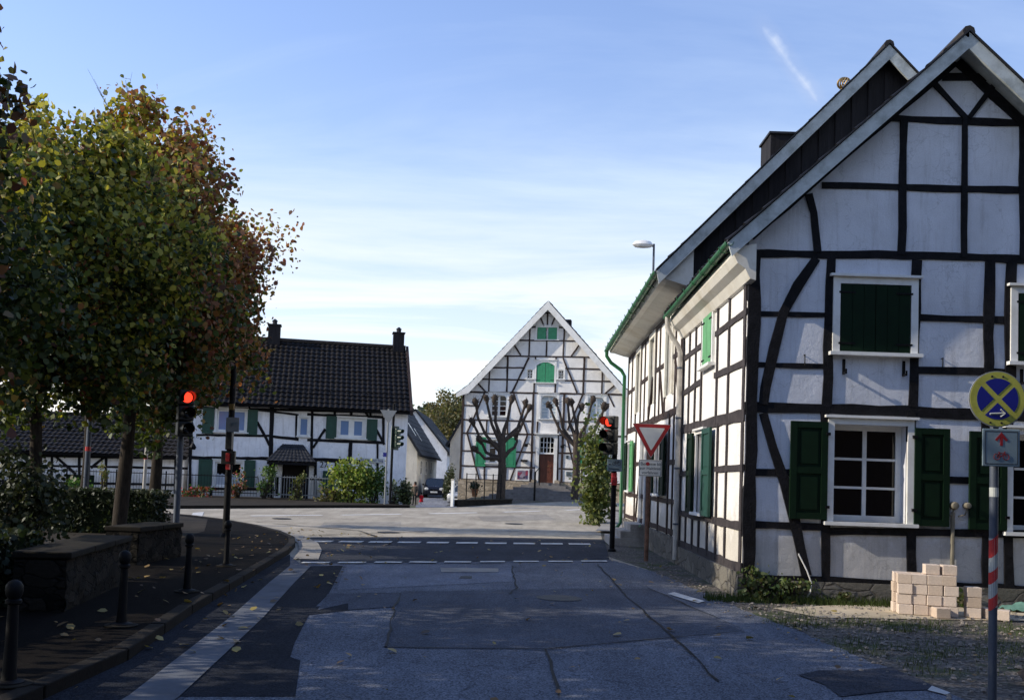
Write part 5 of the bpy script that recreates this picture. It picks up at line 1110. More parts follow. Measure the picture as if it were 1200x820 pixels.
# garden plants
q = lambda px, D: (px-612)/1100*D
gp = [('yellow_shrub', 'bright yellow-green shrub before the right windows of the long house', 411, 44.6, .95, .5, .95, 2200, .15, [(.22, .28, .05), (.34, .36, .08), (.12, .2, .03)], 'leaf'),
 ('garden_bush', 'dark green bush right of the bright yellow-green shrub', 438, 44.7, .55, .4, .85, 1100, .12, [(.05, .10, .02), (.08, .14, .03)], 'leaf'),
 ('garden_bush', 'rosy leaved bush left of the porch below the curtained window', 279, 44.6, .4, .3, .6, 500, .11, [(.06, .10, .03), (.3, .08, .06), (.10, .13, .03)], 'leaf'),
 ('garden_bush', 'loose airy bush directly left of the porch', 310, 44.6, .55, .3, .75, 500, .11, [(.06, .12, .02), (.10, .16, .04)], 'leaf'),
 ('garden_bush', 'low flowering bush at the left corner of the long house', 232, 44.5, .7, .3, .25, 500, .10, [(.05, .11, .02), (.4, .04, .05), (.07, .13, .03)], 'leaf'),
 ('garden_bush', 'thin bush climbing the fence before the porch', 350, 44.6, .35, .3, .55, 350, .11, [(.10, .13, .03), (.17, .17, .05)], 'leaf'),
 ('garden_bush', 'brownish plant at the foot of the bar fence', 385, 44.5, .6, .3, .3, 500, .10, [(.15, .12, .05), (.10, .11, .03)], 'leaf'),
 ('garden_bush', 'dark bush at the driveway corner beside the adult', 476, 45.0, .30, .4, .6, 1300, .11, DK+[(.08, .11, .03)], 'leafd'),
 ('garden_bush', 'pale variegated plant at the base of the far sign pole', 462, 44.6, .35, .3, .55, 400, .11, [(.25, .28, .2), (.10, .14, .05)], 'leaf'),
 ('garden_bush', 'small green bush before the barn door of the low barn', 90, 44.6, .6, .3, .3, 500, .11, [(.10, .2, .03), (.06, .12, .02)], 'leaf'),
 ('garden_bush', 'thin flowering plant on the railing of the low barn', 121, 44.6, .25, .2, .7, 200, .10, [(.10, .15, .03), (.25, .2, .05)], 'leaf')]
for i, (nm, lb, px, Dd, rx, ry, rz, n, ls, cs, m_) in enumerate(gp):
    x = q(px, Dd); shrub(nm, lb, 'bush', x, Dd, H(x, Dd), rx, ry, rz, n, ls, cs, 60+i, m=m_)
# evergreen by the driveway
shrub('driveway_hedge', 'tall dark evergreen column beside the parked dark car', 'hedge', -5.15, 66, H(-5.1, 66), .30, .9, 1.0, 2500, .14, DK, 81)
# ================================================================== background houses
def simple_house(name, label, x0, x1, y0, y1, ze, zr, wallm, roofm, wins=(), sky=(), z0=-.6, ov=.35, xr=None):
    t = thing(name, label, 'house', (x0, y0, z0)); xr = (x0+x1)/2 if xr is None else xr; b = MB()
    b.prism([(x0, y0, z0), (x1, y0, z0), (x1, y0, ze), (xr, y0, zr-.12), (x0, y0, ze)], (0, y1-y0, 0)); b.build('wall', M[wallm], t)
    rt = MB(); s = (zr-ze)/(x1-xr); A = (x1+ov, ze-ov*s+.06)
    s2_ = (zr-ze)/(xr-x0); B = (x0-ov, ze-ov*s2_+.06)
    for (e, nm) in ((A, 1), (B, 0)):
        rt2 = MB(); tile_slope(rt2, (e[0], y0-.3, e[1]), (e[0], y1+.3, e[1]), (xr, y1+.3, zr), (xr, y0-.3, zr), .4, .5, .02, .03); slab(rt2, (e[0], y0-.28, e[1]), (e[0], y1+.28, e[1]), (xr+.001*nm, y1+.28, zr), (xr+.001*nm, y0-.28, zr), .15); rt.v_off = len(rt.v); rt.add(rt2.v, rt2.f)
    ro = rt.build('roof', M[roofm], t)
    for (ya, yb, ta, tb_) in sky:
        k = MB(); P = lambda y, tt: V((lerp(A[0], xr, tt), y, lerp(A[1], zr, tt)+.12)); k.add([P(ya, ta), P(yb, ta), P(yb, tb_), P(ya, tb_)], [(0, 1, 2, 3)]); k.build('skylight', M['lamp'], ro)
    for (ya, yb, za, zb_) in wins:
        F = Facade(x1, 0, 90); w = F.window(t, (ya, yb, za, zb_), casing=.0, recess=-.06, sashes=1, cols=1, rows=2, head=False, sill=False)
    b = MB(); half_pipe(b, (A[0]+.05, y0-.3, A[1]-.02), (A[0]+.05, y1+.3, A[1]-.05), .09); b.build('gutter', M['iron'], t)
    return t
xA = q(488, 70)
simple_house('rendered_house', 'small cream rendered house with dark roof behind the long timbered house', xA-6.5, xA, 70, 86, 3.5, 9.0, 'cream', 'tile2', [(72, 73.1, 1.6, 2.7), (76, 77, 1.6, 2.7), (80, 81.1, 1.6, 2.7)], [(74, 74.6, .25, .42), (76.5, 77.1, .2, .37)], xr=xA-3.6)
simple_house('rendered_house', 'larger white gabled house farther back up the driveway', q(470, 105)-6, q(523, 105), 105, 122, 4.4, 8.9, 'render', 'tile2', [], [(108, 108.8, .3, .45), (112, 112.8, .3, .45)], xr=q(484, 105))
simple_house('rendered_annex', 'cream annex standing close to the left side of the central house', q(526, 76), q(556, 76), 76, 84, 4.6, 6.6, 'cream', 'tile2', [], z0=-.5)
F = Facade(0, 105, 0); 
# ================================================================== hills
def hill(name, cx, cy, rx, ry, h, m, seed):
    rg2 = np.random.default_rng(seed); b = MB(); n = 60; k = 24
    for j in range(k):
        for i in range(n):
            u = -1+2*i/(n-1); v = -1+2*j/(k-1); r = max(0, 1-u*u*1.0)*max(0, 1-v*v); b.v.append((cx+u*rx, cy+v*ry, -.5+h*r**.8+h*.10*math.sin(u*9+seed)*r+h*.05*math.sin(u*23)*r))
    for j in range(k-1):
        for i in range(n-1): b.f.append((j*n+i, j*n+i+1, (j+1)*n+i+1, (j+1)*n+i))
    o = b.build(name, m, smooth=True); o['kind'] = 'structure'; return o
hm = mat('wooded hillside', (.05, .075, .035), 1, .4, .08, .6, .5)
hill('hills', -45, 420, 170, 90, 24, hm, 2)
rg2 = np.random.default_rng(9)
n = 26000; u = rg2.uniform(-.75, .75, n); v = rg2.uniform(-1, .1, n); r = np.maximum(0, 1-u*u)*np.maximum(0, 1-v*v)
cen = np.stack([-45+u*170, 420+v*90, -.5+24*r**.8+24*.10*np.sin(u*9+2)*r+np.abs(rg2.normal(size=n))*2.2], 1)
wd = leafmesh('far_wood', cen, 2.2, pal(rg2, n, [(.045, .07, .035), (.06, .085, .045), (.08, .09, .04), (.035, .055, .035)]), loc=(0, 0, 0), m='leafd', seed=9); tag(wd, 'distant wooded hillside above the driveway roofs', 'woodland', kind='stuff')
for i, (px, Dd, top, rx) in enumerate(((522, 150, 470, 4.0), (541, 145, 467, 4.2), (505, 155, 476, 4.0), (560, 150, 478, 4))):
    x = q(px, Dd); zt = Facade(0, Dd, 0).px(px, top)[1]; hh = zt/2
    tree('background_tree', ['olive coloured tree behind the roofs, second from the left', 'largest olive tree touching the left eave of the central house', 'tree at the left of the background row above the white gable', 'background tree hidden behind the left eave of the central house'][i], x, Dd, zt*.45, zt*.62, rx, rx, zt*.40, 11000, .36, lambda c, r, j: pal(r, len(c), [(.09, .10, .035), (.13, .12, .045), (.06, .075, .03), (.17, .13, .05)]), 90+i, .4, 'trees behind the driveway roofs', 0, ncl=70, sig=.8)

# ================================================================== pollarded trees
def pollard(label, x, y, ht, knobs, seed, lowk=()):
    rg3 = np.random.default_rng(seed); z0 = H(x, y); t = thing('pollarded_tree', label, 'tree', (x, y, z0), 0, 'pollarded trees before the central house'); b = MB()
    top = V((x, y, z0+ht)); b.tube([(x, y, z0-.2), (x+.02, y, z0+.3), (x+.05, y, z0+ht*.5), tuple(top), tuple(top+V((0, 0, .4)))], [.34, .25, .22, .20, .13], 12); b.build('trunk', M['bark2'], t, smooth=True)
    F = Facade(0, y, 0)
    for (kx, ky, bz) in knobs:
        p = F.px(kx, ky); st = V((x+rg3.normal()*.05, y, z0+bz+(.38 if bz > 2.5 else .15))); en = V((p[0], y+rg3.uniform(-1, 1), p[1])); m1 = st.lerp(en, .5)+V(((en.x-st.x)*.16+rg3.normal()*.06, 0, -.16*abs(en.x-st.x)+rg3.normal()*.05)); m0 = st.lerp(m1, .5)+V((rg3.normal()*.05, 0, rg3.normal()*.05)); m2 = m1.lerp(en, .5)+V((rg3.normal()*.06, 0, rg3.normal()*.05))
        br = MB(); br.tube([st, m0, m1, m2, en], [.13, .11, .085, .075, .06], 8)
        ax = (en-m1).normalized()
        pts_ = [en-ax*.34+V(rg3.normal(size=3)*.02), en-ax*.18+V(rg3.normal(size=3)*.03), en-ax*.04+V(rg3.normal(size=3)*.03), en+ax*.1, en+ax*.2]; br.tube(pts_, [.07, .12, .17, .15, .06], 9)
        for k in range(16):
            d = V(rg3.normal(size=3)); d.z = abs(d.z)*.9+.1; d.normalize(); c = en-ax*rg3.uniform(-.08, .22)+d*.10
            if k % 3 == 0: br.lathe([(.03, -.06), (.075, -.02), (.06, .05), (.02, .08)], c, 6, lat(d))
            br.tube([c, c+d*rg3.uniform(.08, .3)], [.022, .008], 4)
        br.build('limb', M['bark2'], t, smooth=True)
pollard('pollarded tree with knobbly limbs left of the entrance steps', q(587, 52), 52, 3.2, [(*cB(205, 60), 2.4), (*cB(270, 35), 2.7), (*cB(325, 30), 2.8), (*cB(435, 30), 2.9), (*cB(525, 60), 2.9), (*cB(550, 92), 2.9), (*cB(180, 182), 2.6), (*cB(462, 262), 2.3), (*cB(225, 292), 2.3), (*cB(200, 360), 2.2)], 3)
pollard('pollarded tree with knobbly limbs right of the entrance steps', q(674, 55.5), 55.5, 3.6, [(*cB(672, 75), 2.9), (*cB(715, 50), 2.8), (*cB(795, 45), 3.0), (*cB(822, 50), 3.0), (*cB(890, 80), 3.0), (*cB(948, 45), 3.1), (*cB(1030, 75), 3.1), (*cB(1045, 85), 2.9)], 4)
leafmesh('foliage', np.array([px_, 55, 1.0])+np.random.default_rng(3).normal(size=(350, 3))*.13, .12, pal(rg_, 350, DK), pp, m='leafd')

# ================================================================== cars
def car(label, x, y, z, rz, paint, front=True):
    t = thing('parked_car', label, 'car', (x, y, z), rz); Mx = WM[t.name]
    st = [(-2.1, .35, .62, .60), (-2.0, .25, .85, .74), (-1.2, .22, .95, .82), (-.6, .22, .98, .85), (.9, .22, 1.0, .86), (1.8, .25, .98, .83), (2.1, .35, .85, .72)]
    b = MB(); n = 10
    for (l, zb_, zt_, w) in st:
        for (a, h_) in ((-.92, 0), (-1, .25), (-1, .6), (-.93, .95), (-.6, 1), (.6, 1), (.93, .95), (1, .6), (1, .25), (.92, 0)): b.v.append((a*w, l, zb_+(zt_-zb_)*h_))
    for i in range(len(st)-1):
        for k in range(n): b.f.append((i*n+k, i*n+(k+1) % n, (i+1)*n+(k+1) % n, (i+1)*n+k))
    b.f += [tuple(range(n)), tuple(range((len(st)-1)*n, len(st)*n))[::-1]]
    b.hexa([(-.6, -.45, 1.40), (.6, -.45, 1.40), (.62, 1.2, 1.42), (-.62, 1.2, 1.42), (-.56, -.35, 1.46), (.56, -.35, 1.46), (.57, 1.1, 1.47), (-.57, 1.1, 1.47)])
    for (a, c) in (((-.76, -1.15, .93), (-.6, -.45, 1.42)), ((.76, -1.15, .93), (.6, -.45, 1.42)), ((-.78, 1.75, .95), (-.62, 1.2, 1.42)), ((.78, 1.75, .95), (.62, 1.2, 1.42))): b.tube([a, c], .035, 5)
    b.build('body', M[paint], t, smooth=True, space='local', bevel=.02)
    g = MB(); g.hexa([(-.74, -1.12, .95), (.74, -1.12, .95), (.76, 1.7, .96), (-.76, 1.7, .96), (-.59, -.48, 1.40), (.59, -.48, 1.40), (.61, 1.18, 1.41), (-.61, 1.18, 1.41)]); g.build('windscreen', M['lens'], t, space='local')
    for (a, l) in ((-.72, -1.3), (.72, -1.3), (-.72, 1.35), (.72, 1.35)):
        w = MB(); w.lathe([(.16, -.1), (.30, -.1), (.32, -.06), (.32, .06), (.30, .1), (.16, .1)], (a, l, .32), 18, lat((1, 0, 0))); w = w.build('wheel', M['rubber'], t, space='local', smooth=True); r_ = MB(); r_.lathe([(.05, -.11), (.19, -.105), (.19, .105), (.05, .11)], (a, l, .32), 12, lat((1, 0, 0))); r_ = r_.build('rim', M['steel'], w, space='local')
    for a in (-.56, .56):
        h_ = MB(); h_.lathe([(.05, -.03), (.15, -.02), (.14, .04), (.04, .06)], (0, 0, 0), 12, lat((0, -1, 0))); h_.v = [(a+x_*1.1, -2.06+y_, .68+z_*.7) for x_, y_, z_ in h_.v]; h_.build('headlight', M['lamp'], t, space='local', smooth=True)
        h_ = MB(); h_.box((a*1.15, 2.06, .76), (.2, .1, .26)); h_.build('tail_light', M['red'], t, space='local', bevel=.02)
    p_ = MB(); p_.box((0, -2.13, .45), (.52, .02, .11)); p_.box((0, 2.13, .55), (.52, .02, .11)); p_.build('number_plate', M['white'], t, space='local')
    g_ = MB(); 
    for k in range(4): g_.box((0, -2.115, .56+k*.035), (.6, .02, .015))
    g_.build('grille', M['iron'], t, space='local')
    for a in (-.88, .88): m_ = MB(); m_.box((a, -.85, .98), (.16, .1, .12)); m_.build('mirror', M[paint], t, space='local', bevel=.02)
    return t
car('dark blue car facing the road at the end of the driveway', q(507.5, 70), 72, H(-6.7, 72), R(3), 'carb')
car('silver car seen from behind between driveway hedge and stone base', q(528, 62.5)+1.0, 64.8, -.44, R(-15), 'cars', False)

# ================================================================== street furniture
def disc(mb, c, r, ax, th_=.02, n=32): mb.lathe([(r, -th_/2), (r, th_/2)], c, n, lat(ax))
def signal(label, x, y, z0, zh, yaw, polem='iron', polex=None, box=.0, lit=0, mt='black', ph=None, board=False, size=1.0, side=.0):
    """three-lens signal on a pole; yaw: direction it faces, 0 = toward -Y"""
    t = thing('traffic_light', label, 'traffic light', (x, y, z0)); T = Matrix.Translation((x, y, 0)) @ Matrix.Rotation(yaw, 4, 'Z')
    b = MB(); b.tube([(x, y, z0-.1), (x, y, z0+(ph or zh-.5))], .06, 12); b.lathe([(.10, 0), (.09, .05), (.062, .07)], (x, y, z0), 12); b.build('pole', M[polem], t, smooth=True)
    b = MB(); sx = side
    for k in range(3):
        zc = zh+.3*(1-k)*size; b.box((sx, -.16, zc), (.29*size, .2, .285*size), T)
    b.box((sx, -.05, zh), (.2, .06, .8*size), T); b.build('housing', M[mt], t, bevel=.025)
    if board:
        b = MB(); b.box((sx, -.03, zh), (.52, .015, 1.12), T); b.build('backing_board', M['dgreen'], t); b = MB()
        for s in (-1, 1): b.box((sx+s*.25, -.022, zh), (.03, .024, 1.12), T); b.box((sx, -.0222, zh+s*.545), (.47, .024, .03), T)
        b.build('board_border', M['signw'], t)
    for k in range(3):
        zc = zh+.3*(1-k)*size; rr = .10*size; f = T @ V((sx, -.265, zc)); ax = (T.to_3x3() @ V((0, -1, 0)))
        b = MB(); b.lathe([(rr*.3, .035), (rr*.8, .02), (rr, -.005), (rr, -.02)], f, 20, lat(ax)); b.build('lens', M['lensr' if (k == lit) else ('lenspale' if board else 'lens')], t, smooth=True)
        b = MB(); n = 14; vs = []
        for e, (d0, r_) in enumerate(((.0, rr*1.18), (.27*size, rr*1.12))):
            for j in range(n+1):
                a = math.radians(-40)+math.radians(260)*j/n; ln = d0*(1-.35*(abs(j-n/2)/(n/2))**3)
                vs.append(T @ V((sx+math.cos(a)*r_, -.255-ln, zc+math.sin(a)*r_)))
        vs += [V(v)+(T @ V((sx, 0, zc))-V(v))*.04*V((1, 1, 1)).length/1.7 for v in vs]
        fs = [(j, j+1, n+2+j, n+1+j) for j in range(n)]; off = 2*(n+1); fs += [(off+j, off+n+1+j, off+n+2+j, off+j+1) for j in range(n)]
        b.add(vs, fs); b.build('visor', M[mt], t, smooth=True)
    return t, T
FX = lambda D, px, py: Facade(0, D, 0).px(px, py)
# right signal
g = G(717, 646); zh = FX(g[1], 710, 510)[1]
tR, T = signal('black traffic light showing red on the right, left of the yield sign', g[0], g[1], 0, zh, R(-36), side=-.02, ph=zh+.45)
b = MB(); zz = FX(g[1], 718, 545)[1]; b.box((g[0], g[1]-.09, zz), (.34, .02, .28)); pl_ = b.build('bicycle_plate', M['plate'], tR, bevel=.01)
def bike(mb, c, s, y):
    n = 14
    for cx in (-1, 1):
        mb.tube([(c[0]+(cx+.62*math.cos(2*math.pi*k/n))*s, y, c[1]+.62*s*math.sin(2*math.pi*k/n)) for k in range(n+1)], s*.07, 4)
    P = lambda a, b_: (c[0]+a*s, y, c[1]+b_*s)
    for A_, B_ in (((-1, 0), (-.45, .75)), ((-.45, .75), (.65, .8)), ((-1, 0), (-.1, 0)), ((-.1, 0), (.65, .8)), ((-.1, 0), (-.5, .95)), ((.6, 1.05), (1, 0)), ((.6, 1.05), (.9, 1.1)), ((-.75, .97), (-.3, .97))): mb.tube([P(*A_), P(*B_)], s*.07, 4)
b = MB(); bike(b, (g[0]+.04, zz+.04), .058, g[1]-.105); b.tube([(g[0]-.13, g[1]-.104, zz-.08), (g[0]+.1, g[1]-.104, zz-.08)], .008, 4); b.tube([(g[0]-.13, g[1]-.104, zz+.02), (g[0]-.10, g[1]-.104, zz+.02)], .012, 4); b.build('bicycle_symbol', M['ink'], pl_)
b = MB(); b.lathe([(.068, -.23), (.068, .0)], (g[0], g[1], zz-.17), 12); b.build('red_band', M['red'], tR)
b = MB(); b.box((g[0], g[1]-.07, zz-.36), (.13, .1, .2)); b.build('push_button_box', M['red'], tR, bevel=.02)
b = MB(); disc(b, (g[0], g[1]-.125, zz-.36), .04, (0, -1, 0)); b.build('push_button', M['redd'], tR)
# left signal
g = (G(209, 655)); gx, gy = q(212.0, 17.9), 17.9; zh = FX(gy, 226, 485)[1]
tL, T = signal('black traffic light showing red at the left, on a grey pole by the wall end', gx-.06, gy, .1, zh, R(34), 'steel', ph=zh-.3, side=.02)
# black pole with boxes
g = G(264, 634); gx, gy = g
t = thing('pedestrian_signal_pole', 'slender black pole with small plate and dark push-button box right of the left traffic light', 'signal pole', (gx, gy, .1))
b = MB(); b.tube([(gx, gy, 0), (gx, gy, 2.2), (gx, gy, 5.2)], [.075, .07, .055], 12); b.lathe([(.12, 0), (.1, .06), (.07, .08)], (gx, gy, .1), 12); b.build('pole', M['iron'], t, smooth=True)
F = Facade(gx, gy-.1, 0)
r = F.rect(265, 489, 280.5, 506); b = MB(); F.box(b, *r, 0, .02); p_ = b.build('small_plate', M['signg'], t, bevel=.004); b = MB(); bike(b, ((r[0]+r[1])/2+gx+.02, (r[2]+r[3])/2), .055, gy-.128); b.build('bicycle_symbol', M['plate'], p_)
r = F.rect(269, 473, 274.5, 480); b = MB(); F.box(b, *r, 0, .02); b.build('sticker_plate', M['copper'], t)
r = F.rect(266.5, 506, 274, 527); b = MB(); F.box(b, *r, 0, .16); b.build('signal_box', M['black'], t, bevel=.02)
r = F.rect(260, 528, 276, 544); b = MB(); F.box(b, *r, -.04, .06); b.build('back_plate', M['black'], t, bevel=.01)
r = F.rect(266.5, 531, 270.5, 541); b = MB(); F.box(b, *r, .06, .14); b.build('push_button_box', M['red'], t, bevel=.01)
r = F.rect(266, 543.5, 270, 550); b = MB(); F.box(b, *r, .0, .1); b.build('red_band', M['red'], t)
# far signal (back of the board) and give-way sign seen from behind
gx, gy = q(456, 43.6), 43.9; zg = H(gx, gy)+.1
t, T = signal('dark green traffic light head with pale border on the far kerb before the long house', gx+.05, gy, zg, FX(gy, 462, 513)[1], R(55), 'iron', lit=9, mt='dgreen', board=True, ph=4.6, side=.12)
gx2 = q(452.5, 43.6)
t = thing('give_way_sign', 'grey back of a triangular sign on a pale pole by the far traffic light', 'road sign', (gx2, 43.5, zg)); F = Facade(0, 43.4, 0)
b = MB(); b.tube([(gx2, 43.5, zg-.1), (gx2, 43.5, F.px(452, 479)[1])], .045, 10); b.build('pole', M['signg'], t, smooth=True)
b = MB(); P_ = [F.px(445.5, 480), F.px(465, 481), F.px(455, 496.5)]; b.prism([(a, 43.42, c) for a, c in P_], (0, .015, 0)); b.build('sign_plate', M['signg'], t)
# small blue plate
r = F.rect(449, 530, 453, 535); b = MB(); F.box(b, *r, 0, .02); b.build('blue_plate', M['blue'], t)
# poles with flags at left
for (lb, px, Dd, yt, ybase, m_, band_) in (('bare grey metal pole leaning slightly before the low barn, left of the thick trunk', 99, 22, 470, 618, 'steel', 'white'), ('thin pale pole with an orange band between the two trunks', 168, 26, 524, 583, 'zinc', 'red')):
    x = q(px, Dd); zt = FX(Dd, px+(5 if px < 150 else 2), yt)[1]; t = thing('metal_pole', lb, 'pole', (x, Dd, .1)); b = MB(); b.tube([(x, Dd, 0), (x+.02, Dd, zt)], .06 if px < 150 else .05, 10); b.build('pole', M[m_], t, smooth=True)
    b = MB(); zb_ = lerp(.1, zt, .62 if px < 150 else .86); b.lathe([(.064 if px < 150 else .055, -.05), (.064 if px < 150 else .055, .05)], (x+.012, Dd, zb_), 10); b.build('coloured_band', M['red'], t)

# yield sign
g = G(757, 657); t = thing('yield_sign', 'red and white triangular yield sign with a text plate on a rusty pole', 'road sign', (g[0], g[1], 0)); F = Facade(0, g[1]-.07, 0)
b = MB(); b.tube([(g[0], g[1], -.1), (g[0]+.01, g[1], FX(g[1], 764, 500)[1])], .045, 12); b.build('pole', M['rusty'], t, smooth=True)
P_ = [F.px(741, 495.5), F.px(787.5, 497.5), F.px(762.5, 537)]; cx_ = sum(p[0] for p in P_)/3; cz_ = sum(p[1] for p in P_)/3
def tri(k, y, th_):
    out = []; pts = [V((cx_+(p[0]-cx_)*k, cz_+(p[1]-cz_)*k)) for p in P_]
    for i in range(3):
        a, b_, c = pts[i-1], pts[i], pts[(i+1) % 3]; r_ = .035*k
        for s in (0, .5, 1): d0 = b_+(a-b_).normalized()*r_; d1 = b_+(c-b_).normalized()*r_; m_ = d0.lerp(d1, s); m_ = m_+(b_-m_)*(.45 if s == .5 else 0); out.append((m_.x, y, m_.y))
    return MB().prism(out, (0, th_, 0))
sp = tri(1.0, g[1]-.075, .015).build('sign_plate', M['signw'], t); tri(.965, g[1]-.079, .003).build('red_border', M['red'], sp); tri(.66, g[1]-.083, .003).build('white_field', M['signl'], sp)
r = F.rect(748.3, 538.5, 775.2, 558); b = MB(); F.box(b, *r, 0, .015); sp = b.build('text_plate', M['signl'], t, bevel=.004)
b = MB(); e = .012
F.box(b, r[0]+e, r[1]-e, r[3]-e-.008, r[3]-e, .015, .018); F.box(b, r[0]+e, r[1]-e, r[2]+e, r[2]+e+.008, .015, .018); F.box(b, r[0]+e, r[0]+e+.008, r[2]+e+.008, r[3]-e-.008, .015, .018); F.box(b, r[1]-e-.008, r[1]-e, r[2]+e+.008, r[3]-e-.008, .015, .018); b.build('border', M['ink'], sp)
w = r[1]-r[0]; hh = r[3]-r[2]; rx90 = Matrix.Rotation(R(90), 4, 'X')
def tx(s, fx, fz, size): text_mesh('lettering', s, size, M['ink'], sp, Matrix.Translation((r[0]+w*fx, g[1]-.0875, r[2]+hh*fz)) @ rx90)
tx('Bei', .20, .74, .092); tx('bitte bis', .70, .74, .085); tx('zur Haltlinie', .5, .48, .085); tx('vorfahren', .5, .22, .085)
b = MB(); disc(b, (r[0]+w*.39, g[1]-.089, r[2]+hh*.75), .038, (0, -1, 0), .004); b.build('red_dot', M['red'], sp)

# no-stopping sign with bicycle plate
Dn = 7.3; F = Facade(0, Dn-.05, 0); pxx = F.px(1168, 640)[0]
t = thing('no_stopping_sign', 'round yellow and blue no-stopping sign with bicycle plate on a red and white striped pole', 'road sign', (pxx, Dn, 0))
pt_ = F.px(1168, 441); b = MB(); b.tube([(pxx, Dn, -.2), (pxx+.0, Dn, pt_[1])], .0315, 14); b.build('pole', M['steel'], t, smooth=True)
c = F.px(1168.5, 467.5); rr = .217
b = MB(); disc(b, (c[0], Dn-.05, c[1]), rr, (0, -1, 0), .01, 48); sp = b.build('sign_disc', M['signg'], t)
b = MB(); disc(b, (c[0], Dn-.056, c[1]), rr*.965, (0, -1, 0), .004, 48); b.build('yellow_face', M['signy'], sp)
b = MB(); r1 = rr*.73
for k in range(4):
    a0_ = k*math.pi/2-math.pi/4; w_ = rr*.095; pts = []   # four quadrant fields between the arms of the cross
    mid = a0_+math.pi/4; dv = V((math.cos(mid), math.sin(mid))); apex = dv*w_*math.sqrt(2)
    al = math.asin(w_/r1); pts = [apex]+[V((math.cos(x_), math.sin(x_)))*r1 for x_ in [lerp(a0_+al, a0_+math.pi/2-al, j/10) for j in range(11)]]
    b.prism([(c[0]+p.x, Dn-.0605, c[1]+p.y) for p in pts], (0, .003, 0))
b.build('blue_field', M['blue'], sp)
b = MB(); az_ = c[1]-rr*.52
b.tube([(c[0]-.06, Dn-.063, az_-.004), (c[0]+.055, Dn-.063, az_+.004)], .008, 4); b.tube([(c[0]+.022, Dn-.064, az_+.032), (c[0]+.056, Dn-.064, az_+.004), (c[0]+.02, Dn-.064, az_-.024)], .008, 4); b.build('arrow_symbol', M['signw'], sp)
b = MB()
for (a, e) in ((-.045, .16), (.04, .16), (-.055, -.17), (.03, -.17)): disc(b, (c[0]+a, Dn-.06, c[1]+e*1.08), .008, (0, -1, 0), .006, 10)
b.build('bolt', M['ink'], sp)
r = F.rect(1150.5, 502.5, 1194.5, 546.5); b = MB(); F.box(b, *r, .0, .012); sp = b.build('bicycle_plate', M['plate'], t, bevel=.01)
b = MB(); mx, mz = (r[0]+r[1])/2, (r[2]+r[3])/2; e = .018
for (a0_, a1_, z0_, z1_) in ((r[0]+e, r[1]-e, r[3]-e-.004, r[3]-e), (r[0]+e, r[1]-e, r[2]+e, r[2]+e+.004), (r[0]+e, r[0]+e+.004, r[2]+e+.004, r[3]-e-.004), (r[1]-e-.004, r[1]-e, r[2]+e+.004, r[3]-e-.004)): F.box(b, a0_, a1_, z0_, z1_, .012, .014)
b.build('border', M['ink'], sp)
b = MB(); F.box(b, mx-.010, mx+.010, mz+.015, mz+.085, .012, .015); yy = Dn-.05-.0155
b.prism([(mx, yy, mz+.118), (mx+.05, yy, mz+.06), (mx+.034, yy, mz+.05), (mx, yy, mz+.09), (mx-.034, yy, mz+.05), (mx-.05, yy, mz+.06)], (0, .003, 0)); b.build('arrow_symbol', M['redd'], sp)
b = MB(); bike(b, (mx, mz-.07), .036, yy); b.build('bicycle_symbol', M['redd'], sp)
for i, (ya, yb_) in enumerate(((629, 650), (667, 681), (698, 712))):
    za = F.px(1168, ya)[1]; zb_ = F.px(1168, yb_)[1]; b = MB(); n = 16; vs = []
    for k in range(n+1):
        a = 2*math.pi*k/n; sh = .03*math.sin(a); vs += [(pxx+.0325*math.cos(a), Dn+.0325*math.sin(a), za+.03*math.cos(a)), (pxx+.0325*math.cos(a), Dn+.0325*math.sin(a), zb_+.03*math.cos(a))]
    b.add(vs, [(2*k, 2*k+2, 2*k+3, 2*k+1) for k in range(n)]); b.build('red_stripe', M['red'], t)
za = F.px(1168, 571)[1]; zb_ = F.px(1168, 582)[1]; b = MB(); b.lathe([(.0322, zb_), (.0322, za)], (pxx, Dn, 0), 14); b.build('white_sticker', M['signw'], t)
za = F.px(1168, 631)[1]; zb_ = F.px(1168, 712)[1]; b = MB(); b.lathe([(.032, zb_), (.032, za)], (pxx, Dn, 0), 14); b.build('white_band', M['signw'], t)

# bollards
def Gzt(A, px, py):
    return 1.6+ray(px, py).z/ray(px, py).y*A[1]-.08
bl = thing('bollard', 'nearest of the black iron bollards at the left picture edge', 'bollard', (0, 0, 0), 0, 'black bollards along the left kerb')
b = MB(); b.lathe([(.10, 0), (.10, .02), (.05, .035), (.047, .07), (.043, .1), (.035, .50), (.035, .53)], n=16); b.build('post', M['iron'], bl, space='local', smooth=True)
b = MB(); b.lathe([(.035, .53), (.052, .54), (.052, .56), (.037, .57), (.05, .59), (.057, .62), (.054, .655), (.04, .68), (.015, .695)], n=16); b.build('ball_cap', M['iron'], bl, space='local', smooth=True)
b = MB(); b.lathe([(.15, .0), (.15, .008), (.11, .014)], n=16); b.build('base_plate', M['cap'], bl, space='local')
bp = [((10, 802), None), ((142, 733), 'bollard second from the front, in front of the long stone wall'), ((219, 693), 'bollard beside the gap between the wall blocks, third from the front'), ((265, 663), 'bollard at the foot of the slender black signal pole')]
for i, (p, lb) in enumerate(bp):
    g = G(*p); z_ = .104
    g = Gz(*p)
    if i == 0: bl.location = (g[0], g[1], z_)
    else: copytree(bl, (g[0], g[1], z_), 0, lb)

